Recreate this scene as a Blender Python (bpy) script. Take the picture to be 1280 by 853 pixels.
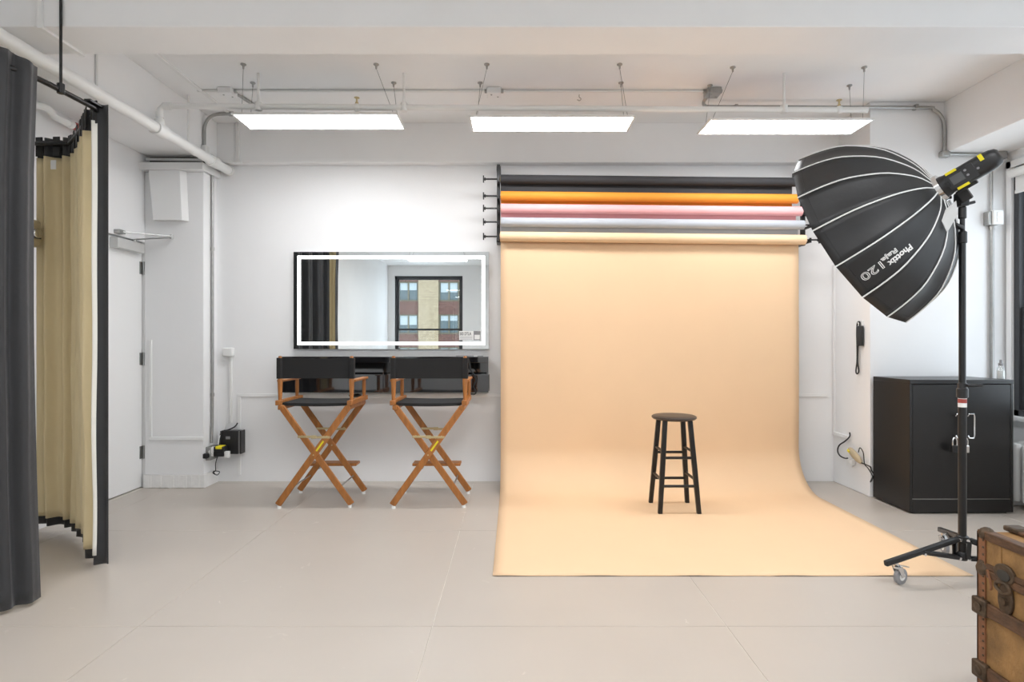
import bpy, bmesh, math, random
from mathutils import Vector, Matrix
R = math.radians
random.seed(7)
scene = bpy.context.scene
for o in list(bpy.data.objects):
    bpy.data.objects.remove(o)
col = scene.collection

# ------------------------------------------------------------------ camera, world, exposure
EYE = 1.29
cam = bpy.data.cameras.new('camera')
cam.sensor_width = 36.0
cam.lens = 720.0 / 1280.0 * 36.0
cam.shift_x = -2.0 / 1280.0
cam.shift_y = 1.5 / 1280.0
cam.clip_end = 300
cam_o = bpy.data.objects.new('camera', cam)
cam_o.location = (0, 0, EYE)
cam_o.rotation_euler = (R(90), 0, 0)
col.objects.link(cam_o)
scene.camera = cam_o

world = bpy.data.worlds.new('overcast_sky')
scene.world = world
world.use_nodes = True
wb = world.node_tree.nodes['Background']
wb.inputs[0].default_value = (0.86, 0.93, 1.0, 1)
wb.inputs[1].default_value = 2.0
PANEL_STRENGTH = 11.5

vs = scene.view_settings
vs.view_transform = 'Standard'
vs.look = 'None'
vs.exposure = 0.86
vs.gamma = 1.0
vs.use_curve_mapping = False


def at(px, py, Y):
    return Vector(((px - 642.0) * Y / 720.0, Y, EYE - (py - 428.0) * Y / 720.0))


# ------------------------------------------------------------------ materials
def lin(c):
    return tuple(((v / 255.0) / 12.92 if v / 255.0 <= 0.04045 else ((v / 255.0 + 0.055) / 1.055) ** 2.4) for v in c)


MATS = {}


def mat(name, rgb, rough=0.5, metal=0.0, var=0.0, scale=8.0, bump=0.0, bscale=40.0, stretch=(1, 1, 1), spec=0.5, coat=0.0, sheen=0.0):
    m = bpy.data.materials.new(name)
    m.use_nodes = True
    nt = m.node_tree
    b = nt.nodes['Principled BSDF']
    c = lin(rgb)
    b.inputs['Base Color'].default_value = (*c, 1)
    b.inputs['Roughness'].default_value = rough
    b.inputs['Metallic'].default_value = metal
    b.inputs['Specular IOR Level'].default_value = spec
    b.inputs['Coat Weight'].default_value = coat
    b.inputs['Sheen Weight'].default_value = sheen
    tc = nt.nodes.new('ShaderNodeTexCoord')
    mp = nt.nodes.new('ShaderNodeMapping')
    mp.inputs['Scale'].default_value = stretch
    nt.links.new(tc.outputs['Object'], mp.inputs['Vector'])
    if var > 0:
        n = nt.nodes.new('ShaderNodeTexNoise')
        n.inputs['Scale'].default_value = scale
        n.inputs['Detail'].default_value = 5
        nt.links.new(mp.outputs[0], n.inputs['Vector'])
        r = nt.nodes.new('ShaderNodeValToRGB')
        r.color_ramp.elements[0].position = 0.3
        r.color_ramp.elements[1].position = 0.7
        r.color_ramp.elements[0].color = (*[max(0, v * (1 - var)) for v in c], 1)
        r.color_ramp.elements[1].color = (*[min(1, v * (1 + var)) for v in c], 1)
        nt.links.new(n.outputs['Fac'], r.inputs[0])
        nt.links.new(r.outputs[0], b.inputs['Base Color'])
    if bump > 0:
        n2 = nt.nodes.new('ShaderNodeTexNoise')
        n2.inputs['Scale'].default_value = bscale
        n2.inputs['Detail'].default_value = 4
        nt.links.new(mp.outputs[0], n2.inputs['Vector'])
        bp = nt.nodes.new('ShaderNodeBump')
        bp.inputs['Strength'].default_value = bump
        bp.inputs['Distance'].default_value = 0.01
        nt.links.new(n2.outputs['Fac'], bp.inputs['Height'])
        nt.links.new(bp.outputs[0], b.inputs['Normal'])
    MATS[name] = m
    return m


def emit(name, rgb, strength):
    m = bpy.data.materials.new(name)
    m.use_nodes = True
    b = m.node_tree.nodes['Principled BSDF']
    c = lin(rgb)
    b.inputs['Base Color'].default_value = (*c, 1)
    b.inputs['Emission Color'].default_value = (*c, 1)
    b.inputs['Emission Strength'].default_value = strength
    MATS[name] = m
    return m


def glass(name, tint=(1, 1, 1), gloss=0.08):
    m = bpy.data.materials.new(name)
    m.use_nodes = True
    nt = m.node_tree
    nt.nodes.clear()
    out = nt.nodes.new('ShaderNodeOutputMaterial')
    mix = nt.nodes.new('ShaderNodeMixShader')
    mix.inputs[0].default_value = gloss
    t = nt.nodes.new('ShaderNodeBsdfTransparent')
    t.inputs[0].default_value = (*tint, 1)
    g = nt.nodes.new('ShaderNodeBsdfGlossy')
    g.inputs['Roughness'].default_value = 0.02
    nt.links.new(t.outputs[0], mix.inputs[1])
    nt.links.new(g.outputs[0], mix.inputs[2])
    nt.links.new(mix.outputs[0], out.inputs[0])
    MATS[name] = m
    return m


def brick(name, c1, c2, mortar, scale):
    m = bpy.data.materials.new(name)
    m.use_nodes = True
    nt = m.node_tree
    b = nt.nodes['Principled BSDF']
    tc = nt.nodes.new('ShaderNodeTexCoord')
    sp = nt.nodes.new('ShaderNodeSeparateXYZ')
    cb = nt.nodes.new('ShaderNodeCombineXYZ')
    nt.links.new(tc.outputs['Object'], sp.inputs[0])
    nt.links.new(sp.outputs[0], cb.inputs[0])
    nt.links.new(sp.outputs[2], cb.inputs[1])
    br = nt.nodes.new('ShaderNodeTexBrick')
    br.inputs['Scale'].default_value = scale
    br.inputs['Color1'].default_value = (*lin(c1), 1)
    br.inputs['Color2'].default_value = (*lin(c2), 1)
    br.inputs['Mortar'].default_value = (*lin(mortar), 1)
    br.inputs['Mortar Size'].default_value = 0.03
    nt.links.new(cb.outputs[0], br.inputs['Vector'])
    nt.links.new(br.outputs['Color'], b.inputs['Base Color'])
    b.inputs['Roughness'].default_value = 0.9
    MATS[name] = m
    return m


wall_m = mat('white_wall_paint', (240, 240, 240), 0.55, var=0.012, scale=2.5, bump=0.08, bscale=14)
ceil_m = mat('white_ceiling_paint', (246, 246, 246), 0.6, var=0.012, scale=3, bump=0.08, bscale=12)
trim_m = mat('white_gloss_paint', (240, 240, 239), 0.35, bump=0.05, bscale=25)
rough_base_m = mat('chipped_white_paint', (240, 239, 237), 0.6, var=0.03, scale=20, bump=0.25, bscale=30)
pipe_m = mat('white_pipe_paint', (238, 238, 236), 0.4, bump=0.1, bscale=30)
floor_m = mat('taupe_floor_paint', (188, 179, 169), 0.34, var=0.025, scale=1.6, bump=0.03, bscale=9)
_nt = floor_m.node_tree
_b = _nt.nodes['Principled BSDF']
_src = _b.inputs['Base Color'].links[0].from_socket
_tc = [n for n in _nt.nodes if n.type == 'TEX_COORD'][0]
_n = _nt.nodes.new('ShaderNodeTexNoise')
_n.inputs['Scale'].default_value = 7.0
_n.inputs['Detail'].default_value = 8
_n.inputs['Distortion'].default_value = 1.2
_r = _nt.nodes.new('ShaderNodeValToRGB')
_r.color_ramp.elements[0].position = 0.69
_r.color_ramp.elements[1].position = 0.75
_mx = _nt.nodes.new('ShaderNodeMixRGB')
_mx.inputs[2].default_value = (*lin((206, 198, 188)), 1)
_nt.links.new(_tc.outputs['Object'], _n.inputs['Vector'])
_nt.links.new(_n.outputs['Fac'], _r.inputs[0])
_nt.links.new(_r.outputs[0], _mx.inputs[0])
_nt.links.new(_src, _mx.inputs[1])
_nt.links.new(_mx.outputs[0], _b.inputs['Base Color'])
seam_m = mat('pale_seam_filler', (222, 216, 206), 0.6, var=0.15, scale=9)
black_m = mat('matte_black', (26, 26, 27), 0.5)
blackmetal_m = mat('black_powder_coat', (22, 22, 23), 0.35, bump=0.05, bscale=120)
blackplastic_m = mat('black_plastic', (34, 34, 35), 0.4)
cab_m = mat('black_cabinet_steel', (24, 23, 23), 0.32, bump=0.03, bscale=60)
gloss_m = mat('black_high_gloss', (22, 22, 24), 0.08, spec=1.0, coat=1.0)
grey_m = mat('grey_plastic', (140, 140, 142), 0.45)
steel_m = mat('galvanised_steel', (168, 168, 166), 0.35, metal=0.9, var=0.08, scale=20)
chrome_m = mat('chrome', (215, 215, 215), 0.15, metal=1.0)
brass_m = mat('brass', (206, 190, 150), 0.3, metal=0.9)
cable_m = mat('fine_steel_cable', (120, 120, 120), 0.4, metal=0.8)
wood_m = mat('honey_teak', (168, 108, 52), 0.4, var=0.22, scale=7, stretch=(6, 6, 1), bump=0.05, bscale=30)
canvas_m = mat('black_canvas', (33, 33, 34), 0.85, bump=0.15, bscale=260)
stool_m = mat('black_lacquered_wood', (24, 22, 21), 0.35, bump=0.05, bscale=50)
stooltop_m = mat('worn_dark_seat_wood', (62, 52, 46), 0.45, var=0.2, scale=14, stretch=(1, 8, 1))
curt_black_m = mat('charcoal_curtain', (46, 46, 48), 0.7, sheen=0.2, var=0.06, scale=5, bump=0.9, bscale=7)
curt_tan_m = mat('tan_curtain_lining', (230, 213, 172), 0.8, sheen=0.15, var=0.03, scale=4, bump=0.7, bscale=6)
curt_white_m = mat('white_curtain_edge', (240, 238, 230), 0.8)
paper_m = mat('peach_seamless_paper', (235, 201, 162), 0.7, var=0.012, scale=3, bump=0.06, bscale=3)
p_black_m = mat('charcoal_paper', (48, 47, 49), 0.7)
p_orange_m = mat('amber_paper', (222, 145, 42), 0.7)
p_pink_m = mat('pink_paper', (242, 176, 177), 0.7)
p_grey_m = mat('grey_paper', (176, 180, 186), 0.7)
soft_m = mat('black_softbox_nylon', (38, 38, 39), 0.5, var=0.08, scale=6, bump=0.25, bscale=9)
pipingw_m = mat('white_piping', (228, 228, 226), 0.7)
silver_m = mat('silver_lining', (200, 200, 202), 0.35, metal=0.6)
diff_m = mat('white_diffuser_cloth', (240, 240, 238), 0.8)
yellow_m = mat('yellow_plastic', (240, 222, 40), 0.5)
screen_m = mat('dark_grey_screen', (92, 94, 96), 0.25)
red_m = mat('red_paint', (160, 66, 58), 0.5)
beige_m = mat('beige_plastic', (205, 192, 160), 0.5)
tanplastic_m = mat('tan_plastic', (186, 170, 140), 0.5)
white_m = mat('white_plastic', (236, 236, 234), 0.4)
alu_m = mat('painted_aluminium', (206, 206, 204), 0.4, metal=0.3)
dark_m = mat('gap_shade', (62, 58, 52), 0.9)  # flat dark colour painted in for shade in gaps and recesses
trunk_canvas_m = mat('aged_tan_trunk_canvas', (144, 108, 64), 0.75, var=0.38, scale=11, bump=0.5, bscale=60)
trunk_wood_m = mat('dark_worn_slat_wood', (88, 60, 38), 0.6, var=0.5, scale=18, bump=0.4, bscale=40, stretch=(3, 1, 3))
trunk_leather_m = mat('reddish_edge_binding', (128, 84, 54), 0.65, var=0.2, scale=30, bump=0.3, bscale=70)
trunk_metal_m = mat('rusted_trunk_hardware', (84, 68, 52), 0.55, metal=0.5, var=0.35, scale=30, bump=0.4, bscale=60)
winframe_m = mat('charcoal_window_frame', (56, 57, 60), 0.45)
mirror_m = mat('mirror_silvering', (238, 242, 242), 0.0, metal=1.0)
led_m = emit('mirror_led_strip', (255, 255, 255), 1.8)
panel_m = emit('panel_diffuser_light', (250, 252, 255), PANEL_STRENGTH)
bulb_m = glass('clear_bulb_glass', (0.97, 0.97, 0.97), 0.1)
pane_m = glass('window_glass', (0.97, 0.99, 1.0), 0.05)
bottle_m = glass('clear_bottle_plastic', (0.9, 0.92, 0.92), 0.15)
tanbrick_m = brick('tan_brick', (158, 145, 120), (138, 124, 100), (112, 102, 86), 2.2)
redbrick_m = brick('red_brick', (96, 66, 58), (80, 54, 48), (82, 66, 60), 2.2)
bwin_m = mat('weathered_window_timber', (88, 84, 68), 0.7)
bpane_m = mat('far_window_glass', (70, 84, 88), 0.08)
bblind_m = mat('far_window_blind', (150, 160, 164), 0.7)


# ------------------------------------------------------------------ object helpers
ORG = {}


class MB:
    def __init__(self):
        self.v = []
        self.f = []

    def add(self, vs, fs):
        n = len(self.v)
        self.v += [Vector(v) for v in vs]
        self.f += [tuple(i + n for i in f) for f in fs]
        return self

    def box(self, x0, x1, y0, y1, z0, z1):
        vs = [(x, y, z) for x in (x0, x1) for y in (y0, y1) for z in (z0, z1)]
        fs = [(0, 1, 3, 2), (4, 6, 7, 5), (0, 4, 5, 1), (2, 3, 7, 6), (0, 2, 6, 4), (1, 5, 7, 3)]
        return self.add(vs, fs)

    def obox(self, c, ax, ay, az, sx, sy, sz):
        c = Vector(c)
        vs = [c + ax * (i * sx / 2) + ay * (j * sy / 2) + az * (k * sz / 2) for i in (-1, 1) for j in (-1, 1) for k in (-1, 1)]
        fs = [(0, 1, 3, 2), (4, 6, 7, 5), (0, 4, 5, 1), (2, 3, 7, 6), (0, 2, 6, 4), (1, 5, 7, 3)]
        return self.add(vs, fs)

    def bar(self, p0, p1, w, t, up=(0, 0, 1)):
        p0, p1 = Vector(p0), Vector(p1)
        d = (p1 - p0)
        L = d.length
        d.normalize()
        u = Vector(up)
        s = d.cross(u).normalized()
        n = s.cross(d).normalized()
        return self.obox((p0 + p1) / 2, d, s, n, L, w, t)

    def loft(self, rings, cap=True, closed=True):
        n = len(rings[0])
        vs = [p for r in rings for p in r]
        fs = []
        for i in range(len(rings) - 1):
            for j in range(n if closed else n - 1):
                k = (j + 1) % n
                fs.append((i * n + j, i * n + k, (i + 1) * n + k, (i + 1) * n + j))
        if cap and closed:
            fs.append(tuple(range(n - 1, -1, -1)))
            fs.append(tuple((len(rings) - 1) * n + j for j in range(n)))
        return self.add(vs, fs)

    def cyl(self, p0, p1, r0, r1=None, n=16):
        p0, p1 = Vector(p0), Vector(p1)
        if r1 is None:
            r1 = r0
        d = (p1 - p0).normalized()
        u = d.orthogonal().normalized()
        w = d.cross(u)
        rings = []
        for p, r in ((p0, r0), (p1, r1)):
            rings.append([p + (u * math.cos(2 * math.pi * j / n) + w * math.sin(2 * math.pi * j / n)) * r for j in range(n)])
        return self.loft(rings)

    def lathe(self, base, axis, prof, n=20):
        base = Vector(base)
        d = Vector(axis).normalized()
        u = d.orthogonal().normalized()
        w = d.cross(u)
        rings = [[base + d * h + (u * math.cos(2 * math.pi * j / n) + w * math.sin(2 * math.pi * j / n)) * max(r, 1e-4) for j in range(n)] for h, r in prof]
        return self.loft(rings)

    def tube(self, pts, r, n=10, smooth=0):
        pts = [Vector(p) for p in pts]
        if smooth:
            pts = spline(pts, smooth)
        rings = []
        prev = None
        for i, p in enumerate(pts):
            a = pts[max(i - 1, 0)]
            b = pts[min(i + 1, len(pts) - 1)]
            d = (b - a).normalized()
            if prev is None:
                u = d.orthogonal().normalized()
            else:
                u = (prev - d * prev.dot(d)).normalized()
            prev = u
            w = d.cross(u)
            rings.append([p + (u * math.cos(2 * math.pi * j / n) + w * math.sin(2 * math.pi * j / n)) * r for j in range(n)])
        return self.loft(rings)

    def sphere(self, c, r, n=14, m=8, sz=1.0):
        c = Vector(c)
        prof = [(-r * sz * math.cos(math.pi * i / m), r * math.sin(math.pi * i / m)) for i in range(m + 1)]
        return self.lathe(c, (0, 0, 1), prof, n)

    def build(self, name, m, parent=None, smooth=False, bevel=0.0, solid=0.0, seg=2, autos=None):
        me = bpy.data.meshes.new(name)
        org = ORG[parent.name] if parent is not None else Vector((0, 0, 0))
        me.from_pydata([tuple(v - org) for v in self.v], [], self.f)
        bm = bmesh.new()
        bm.from_mesh(me)
        bmesh.ops.recalc_face_normals(bm, faces=bm.faces)
        bm.to_mesh(me)
        bm.free()
        me.update()
        me.materials.append(m)
        o = bpy.data.objects.new(name, me)
        col.objects.link(o)
        if parent is not None:
            o.parent = parent
        ORG[o.name] = org.copy()
        if solid:
            md = o.modifiers.new('thickness', 'SOLIDIFY')
            md.thickness = solid
            md.offset = 0
        if bevel:
            md = o.modifiers.new('edge', 'BEVEL')
            md.width = bevel
            md.segments = seg
            md.limit_method = 'ANGLE'
            md.angle_limit = R(40)
        if smooth or bevel:
            for p in me.polygons:
                p.use_smooth = True
            try:
                me.set_sharp_from_angle(angle=R(autos if autos else 38))
            except Exception:
                pass
        return o


def spline(pts, k):
    out = []
    n = len(pts)
    for i in range(n - 1):
        p0 = pts[max(i - 1, 0)]
        p1 = pts[i]
        p2 = pts[i + 1]
        p3 = pts[min(i + 2, n - 1)]
        for j in range(k):
            t = j / k
            out.append(0.5 * ((2 * p1) + (p2 - p0) * t + (2 * p0 - 5 * p1 + 4 * p2 - p3) * t * t + (3 * p1 - p0 - 3 * p2 + p3) * t ** 3))
    out.append(pts[-1])
    return out


def tag(o, label, cat, group=None):
    o['label'] = label
    o['category'] = cat
    if group:
        o['group'] = group
    return o


def thing(name, label, cat, loc, group=None):
    o = bpy.data.objects.new(name, None)
    o.empty_display_size = 0.1
    o.location = loc
    col.objects.link(o)
    ORG[o.name] = Vector(loc)
    return tag(o, label, cat, group)


def struct(o, label, cat):
    o['kind'] = 'structure'
    return tag(o, label, cat)


def copy_tree(o, parent=None):
    c = o.copy()
    col.objects.link(c)
    c.parent = parent
    for ch in [x for x in bpy.data.objects if x.parent == o]:
        copy_tree(ch, c)
    return c


def text_mesh(body, size, offset=0.0, outline=0.0, extrude=0.0):
    cu = bpy.data.curves.new('lettering', 'FONT')
    cu.body = body
    cu.size = size
    cu.offset = offset
    cu.extrude = extrude
    if outline:
        cu.fill_mode = 'NONE'
        cu.bevel_depth = outline
        cu.bevel_resolution = 0
    ob = bpy.data.objects.new('lettering', cu)
    col.objects.link(ob)
    dg = bpy.context.evaluated_depsgraph_get()
    me = bpy.data.meshes.new_from_object(ob.evaluated_get(dg))
    vs_ = [v.co.copy() for v in me.vertices]
    fs_ = [tuple(p.vertices) for p in me.polygons]
    bpy.data.objects.remove(ob)
    bpy.data.curves.remove(cu)
    bpy.data.meshes.remove(me)
    return vs_, fs_


X, Yv, Z = Vector((1, 0, 0)), Vector((0, 1, 0)), Vector((0, 0, 1))
YB, XL, XR, YR, ZC = 5.338, -3.27, 4.10, -4.40, 3.29

# ------------------------------------------------------------------ structure
# floor: base slab and separate painted sheets
fl = struct(MB().box(XL - .2, XR + .2, YR - .2, YB + .2, -0.12, -0.0025).build('floor', seam_m), 'taupe painted floor of large square sheets with pale seams', 'floor')
xs = [XL] + [-1.703 + 1.335 * i for i in range(-1, 5) if XL < -1.703 + 1.335 * i < XR] + [XR]
ys = [YR] + [3.94 + 1.325 * i for i in range(-6, 2) if YR < 3.94 + 1.325 * i < YB] + [YB]
for i in range(len(xs) - 1):
    for j in range(len(ys) - 1):
        g = 0.0014
        MB().box(xs[i] + g, xs[i + 1] - g, ys[j] + g, ys[j + 1] - g, -0.02, 0.0).build('floor_panel', floor_m, fl, bevel=0.0012, seg=1)

struct(MB().box(XL - .2, XR + .2, YR - .2, YB + .2, ZC, ZC + .15).build('ceiling', ceil_m), 'flat white painted ceiling slab', 'ceiling')
struct(MB().box(XL - .15, XR + .15, YB, YB + .15, 0, ZC).build('wall_back', wall_m), 'white painted back wall behind mirror and backdrop', 'wall')

# left wall with door opening (Y 4.22..5.13, z 0..2.17)
DY0, DY1, DZ = 4.22, 5.115, 2.17
wl = MB()
wl.box(XL - .15, XL, YR, DY0 - .03, 0, ZC)
wl.box(XL - .15, XL, DY1 + .015, YB, 0, ZC)
wl.box(XL - .15, XL, DY0 - .03, DY1 + .015, DZ + .01, ZC)
struct(wl.build('wall_left', wall_m), 'white left wall holding the flush door', 'wall')

# right wall with three windows
WZ0, WZ1 = 0.69, 2.72
WINR = [(3.32, 4.725), (1.25, 2.75), (-0.90, 0.60), (-3.1, -1.6)]
wr = MB()
wr.box(XR, XR + .3, YR, YB, 0, WZ0)
wr.box(XR, XR + .3, YR, YB, WZ1, ZC)
edges = [YR] + sorted([e for w in WINR for e in w]) + [YB]
for i in range(0, len(edges), 2):
    wr.box(XR, XR + .3, edges[i], edges[i + 1], WZ0, WZ1)
struct(wr.build('wall_right', wall_m), 'white right wall with tall windows above the radiator', 'wall')

# rear wall with one window
RX0, RX1, RZ0, RZ1 = -3.10, -1.33, 0.60, 3.02
wq = MB()
wq.box(XL - .15, RX0, YR - .3, YR, 0, ZC)
wq.box(RX1, XR + .3, YR - .3, YR, 0, ZC)
wq.box(RX0, RX1, YR - .3, YR, 0, RZ0)
wq.box(RX0, RX1, YR - .3, YR, RZ1, ZC)
struct(wq.build('wall_rear', wall_m), 'white wall opposite the mirror with a dark framed window', 'wall')

# beams and columns
struct(MB().box(XL, XR, 3.03, 3.32, 2.95, ZC).build('trim_1', ceil_m, bevel=.004), 'deep white ceiling beam crossing the room before the lights', 'beam')
struct(MB().box(XL, XR, 5.245, YB, 2.928, ZC).build('trim_2', ceil_m, bevel=.004), 'shallow white beam along the top of the back wall', 'beam')
struct(MB().box(XL, -2.70, 3.32, 5.245, 2.945, ZC).build('trim_3', ceil_m, bevel=.004), 'white ceiling beam along the left wall above the door', 'beam')
struct(MB().box(3.58, XR, 3.32, 4.79, 2.86, ZC).build('trim_4', ceil_m, bevel=.004), 'white ceiling beam along the window wall', 'beam')
COLX, COLY = -2.745, 5.103
struct(MB().box(XL, COLX, COLY, YB, 0.115, 2.80).build('column_left', wall_m, bevel=.006), 'square white corner column beside the door', 'column')
struct(MB().box(2.963, XR, 4.79, YB, 0, ZC).build('column_right', wall_m, bevel=.006), 'broad white corner column behind the black cabinet', 'column')
# chipped plinth round the left column
pl = MB()
nseg = 24
for k in range(nseg):
    x0 = XL + (COLX + .012 - XL) * k / nseg
    x1 = XL + (COLX + .012 - XL) * (k + 1) / nseg - (.002 if k == nseg - 1 else 0)
    pl.box(x0, x1, COLY - .012 - random.uniform(0, .006), COLY + .05, random.uniform(0, .006), .115)
pl.box(XL, COLX + .012, COLY - .004, YB, 0, .1149)
struct(pl.build('baseboard_left', rough_base_m), 'chipped white plinth at the foot of the corner column', 'baseboard')

# wall mouldings on the back wall
def strip(name, segs, label):
    b = MB()
    for s in segs:
        b.box(*s)
    return struct(b.build(name, trim_m, bevel=.003), label, 'moulding')

mz = 1.29 - (494 - 428) * 5.33 / 720
mx = (297 - 642) * 5.33 / 720
strip('trim_5', [(mx, 2.9, YB - .012, YB, mz - .018, mz + .012), (mx, mx + .03, YB - .012, YB, 0.06, mz - .018)], 'white panel moulding on the wall below the mirror')
cz = 1.29 - (548 - 428) * 5.1 / 720
strip('trim_6', [(-3.225, COLX, COLY - .012, COLY, cz - .018, cz + .012), (-3.225, -3.20, COLY - .012, COLY, cz + .012, 1.31)], 'white moulding strip low on the corner column')

# pilaster on the left wall further back (seen in the mirror)
struct(MB().box(XL, -3.16, -0.5, 0.3, 0, ZC).build('column_rear', wall_m, bevel=.005), 'white pilaster on the left wall reflected in the mirror', 'column')

# door
d = struct(MB().box(XL - .06, XL - .03, DY0, DY1, .008, DZ).build('door_1', trim_m, bevel=.003), 'plain white flush door with a closer and steel hinges', 'door')
jm = MB()
jm.box(XL - .06, XL + .004, DY1 + .003, DY1 + .03, 0, DZ + .01)
jm.box(XL - .06, XL + .004, DY0 - .03, DY0 - .004, 0, DZ + .01)
jm.box(XL - .06, XL + .002, DY0 - .03, DY1 + .03, DZ + .004, DZ + .01)
jm.build('door_jamb', trim_m, d)
MB().box(XL - .15, XL - .13, DY0 - .1, DY1 + .1, 0, DZ + .1).build('rebate_back', trim_m, d)
for py in (335, 449, 566):
    hz = at(182, py, 5.09).z
    h = MB()
    h.cyl((XL - .016, DY1 + .003, hz - .058), (XL - .016, DY1 + .003, hz + .058), .010, n=10)
    h.box(XL - .03, XL - .026, DY1 - .035, DY1, hz - .055, hz + .055)
    h.build('hinge', steel_m, d)
# closer
cl = MB().box(XL - .03, XL + .045, 4.70, 5.04, 2.065, 2.15).build('door_closer', alu_m, d, bevel=.006)
am = MB()
am.cyl((XL + .01, 4.95, 2.15), (XL + .01, 4.95, 2.17), .018, n=12)
am.bar((XL + .01, 4.95, 2.172), (XL + .26, 5.07, 2.212), .026, .008)
am.bar((XL + .26, 5.07, 2.222), (XL + .03, 4.74, 2.20), .022, .008)
am.cyl((XL + .26, 5.07, 2.20), (XL + .26, 5.07, 2.235), .014, n=10)
am.box(XL - .002, XL + .05, 4.71, 4.78, 2.185, 2.215)
am.build('closer_arm', steel_m, d)

# rear window and right windows
def window(name, axis, plane, a0, a1, z0, z1, label, outward, fo=.06):
    """axis 'x': opening runs along x on plane y ; axis 'y': runs along y on plane x"""
    def bx(b, a, c, p0, p1, za, zb):
        p0, p1 = min(p0, p1), max(p0, p1)
        if axis == 'x':
            b.box(a, c, p0, p1, za, zb)
        else:
            b.box(p0, p1, a, c, za, zb)
    s = outward
    b = MB()
    t = .05
    for (a, c, za, zb) in ((a0, a0 + t, z0, z1), (a1 - t, a1, z0, z1), (a0, a1, z0, z0 + t), (a0, a1, z1 - t - .03, z1)):
        bx(b, a, c, plane + s * fo, plane + s * (fo + .10), za, zb)
    w = struct(b.build(name, winframe_m, bevel=.004), label, 'window')
    zm = z0 + (z1 - z0) * .42
    for k, (za, zb, off) in enumerate(((z0 + t, zm + .03, fo + .02), (zm - .02, z1 - t, fo + .06))):
        sb = MB()
        q = .045
        for (a, c, zc, zd) in ((a0 + t, a0 + t + q, za, zb), (a1 - t - q, a1 - t, za, zb), (a0 + t + q, a1 - t - q, za, za + q), (a0 + t + q, a1 - t - q, zb - q, zb)):
            bx(sb, a, c, plane + s * off, plane + s * (off + .035), zc, zd)
        sash = sb.build('sash', winframe_m, w)
        gp = MB()
        bx(gp, a0 + t + q, a1 - t - q, plane + s * (off + .015), plane + s * (off + .02), za + q, zb - q)
        gp.build('pane', pane_m, sash)
    sl = MB()
    bx(sl, a0 - .05, a1 + .05, plane - s * .06, plane + s * .05, z0 - .035, z0)
    sl.build('window_sill', trim_m, w, bevel=.004)
    return w

window('window_1', 'x', YR, RX0, RX1, RZ0, RZ1, 'dark framed sash window opposite the mirror', -1)
for i, (a, c) in enumerate(WINR):
    window('window_%d' % (i + 2), 'y', XR, a, c, WZ0, WZ1,
           ['black framed sash window beside the black steel cabinet', 'black framed sash window second from the black cabinet',
            'black framed sash window third from the black cabinet', 'black framed sash window fourth from the black cabinet'][i], 1, .002)
# casing of the near right window
cs = MB()
cs.box(XR - .02, XR, 4.727, 4.775, WZ0 - .05, WZ1 + .06)
cs.box(XR - .02, XR, 3.25, 3.32, WZ0 - .05, WZ1 + .06)
cs.box(XR - .02, XR, 3.25, 4.775, WZ1, WZ1 + .06)
struct(cs.build('trim_7', trim_m, bevel=.003), 'white casing round the window beside the cabinet', 'moulding')

# ------------------------------------------------------------------ building across the street
bd = thing('brick_building', 'tan and red brick building across the street seen in the mirror', 'building', (-8.2, -45, -14))
for bi in range(-3, 4):
    px0 = -9.2 + 3.94 * bi
    MB().box(px0, px0 + 1.94, -45.6, -45, -14, 20).build('brick_pier', tanbrick_m, bd)
    for si in range(-3, 5):
        zt = 3.99 + 3.17 * si
        bx0, bx1 = px0 + 1.94, px0 + 3.94
        MB().box(bx0, bx1, -45.6, -45.12, zt, zt + 1.25).build('spandrel', redbrick_m, bd)
        w = MB()
        for s_ in ((bx0, bx0 + .14), (bx1 - .14, bx1), (bx0 + .93, bx0 + 1.07)):
            w.box(s_[0], s_[1], -45.4, -45.22, zt - 1.92, zt)
        w.box(bx0, bx1, -45.4, -45.2, zt - 1.92, zt - 1.78)
        w.box(bx0, bx1, -45.4, -45.2, zt - .12, zt)
        wo = w.build('far_window', bwin_m, bd)
        MB().box(bx0 + .1, bx1 - .1, -45.45, -45.36, zt - 1.85, zt - .05).build('pane', bpane_m, wo)
        bl = random.choice((.5, .9, .7))
        MB().box(bx0 + .2, bx1 - .2, -45.34, -45.32, zt - .12 - bl, zt - .12).build('blind', bblind_m, wo)

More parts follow.
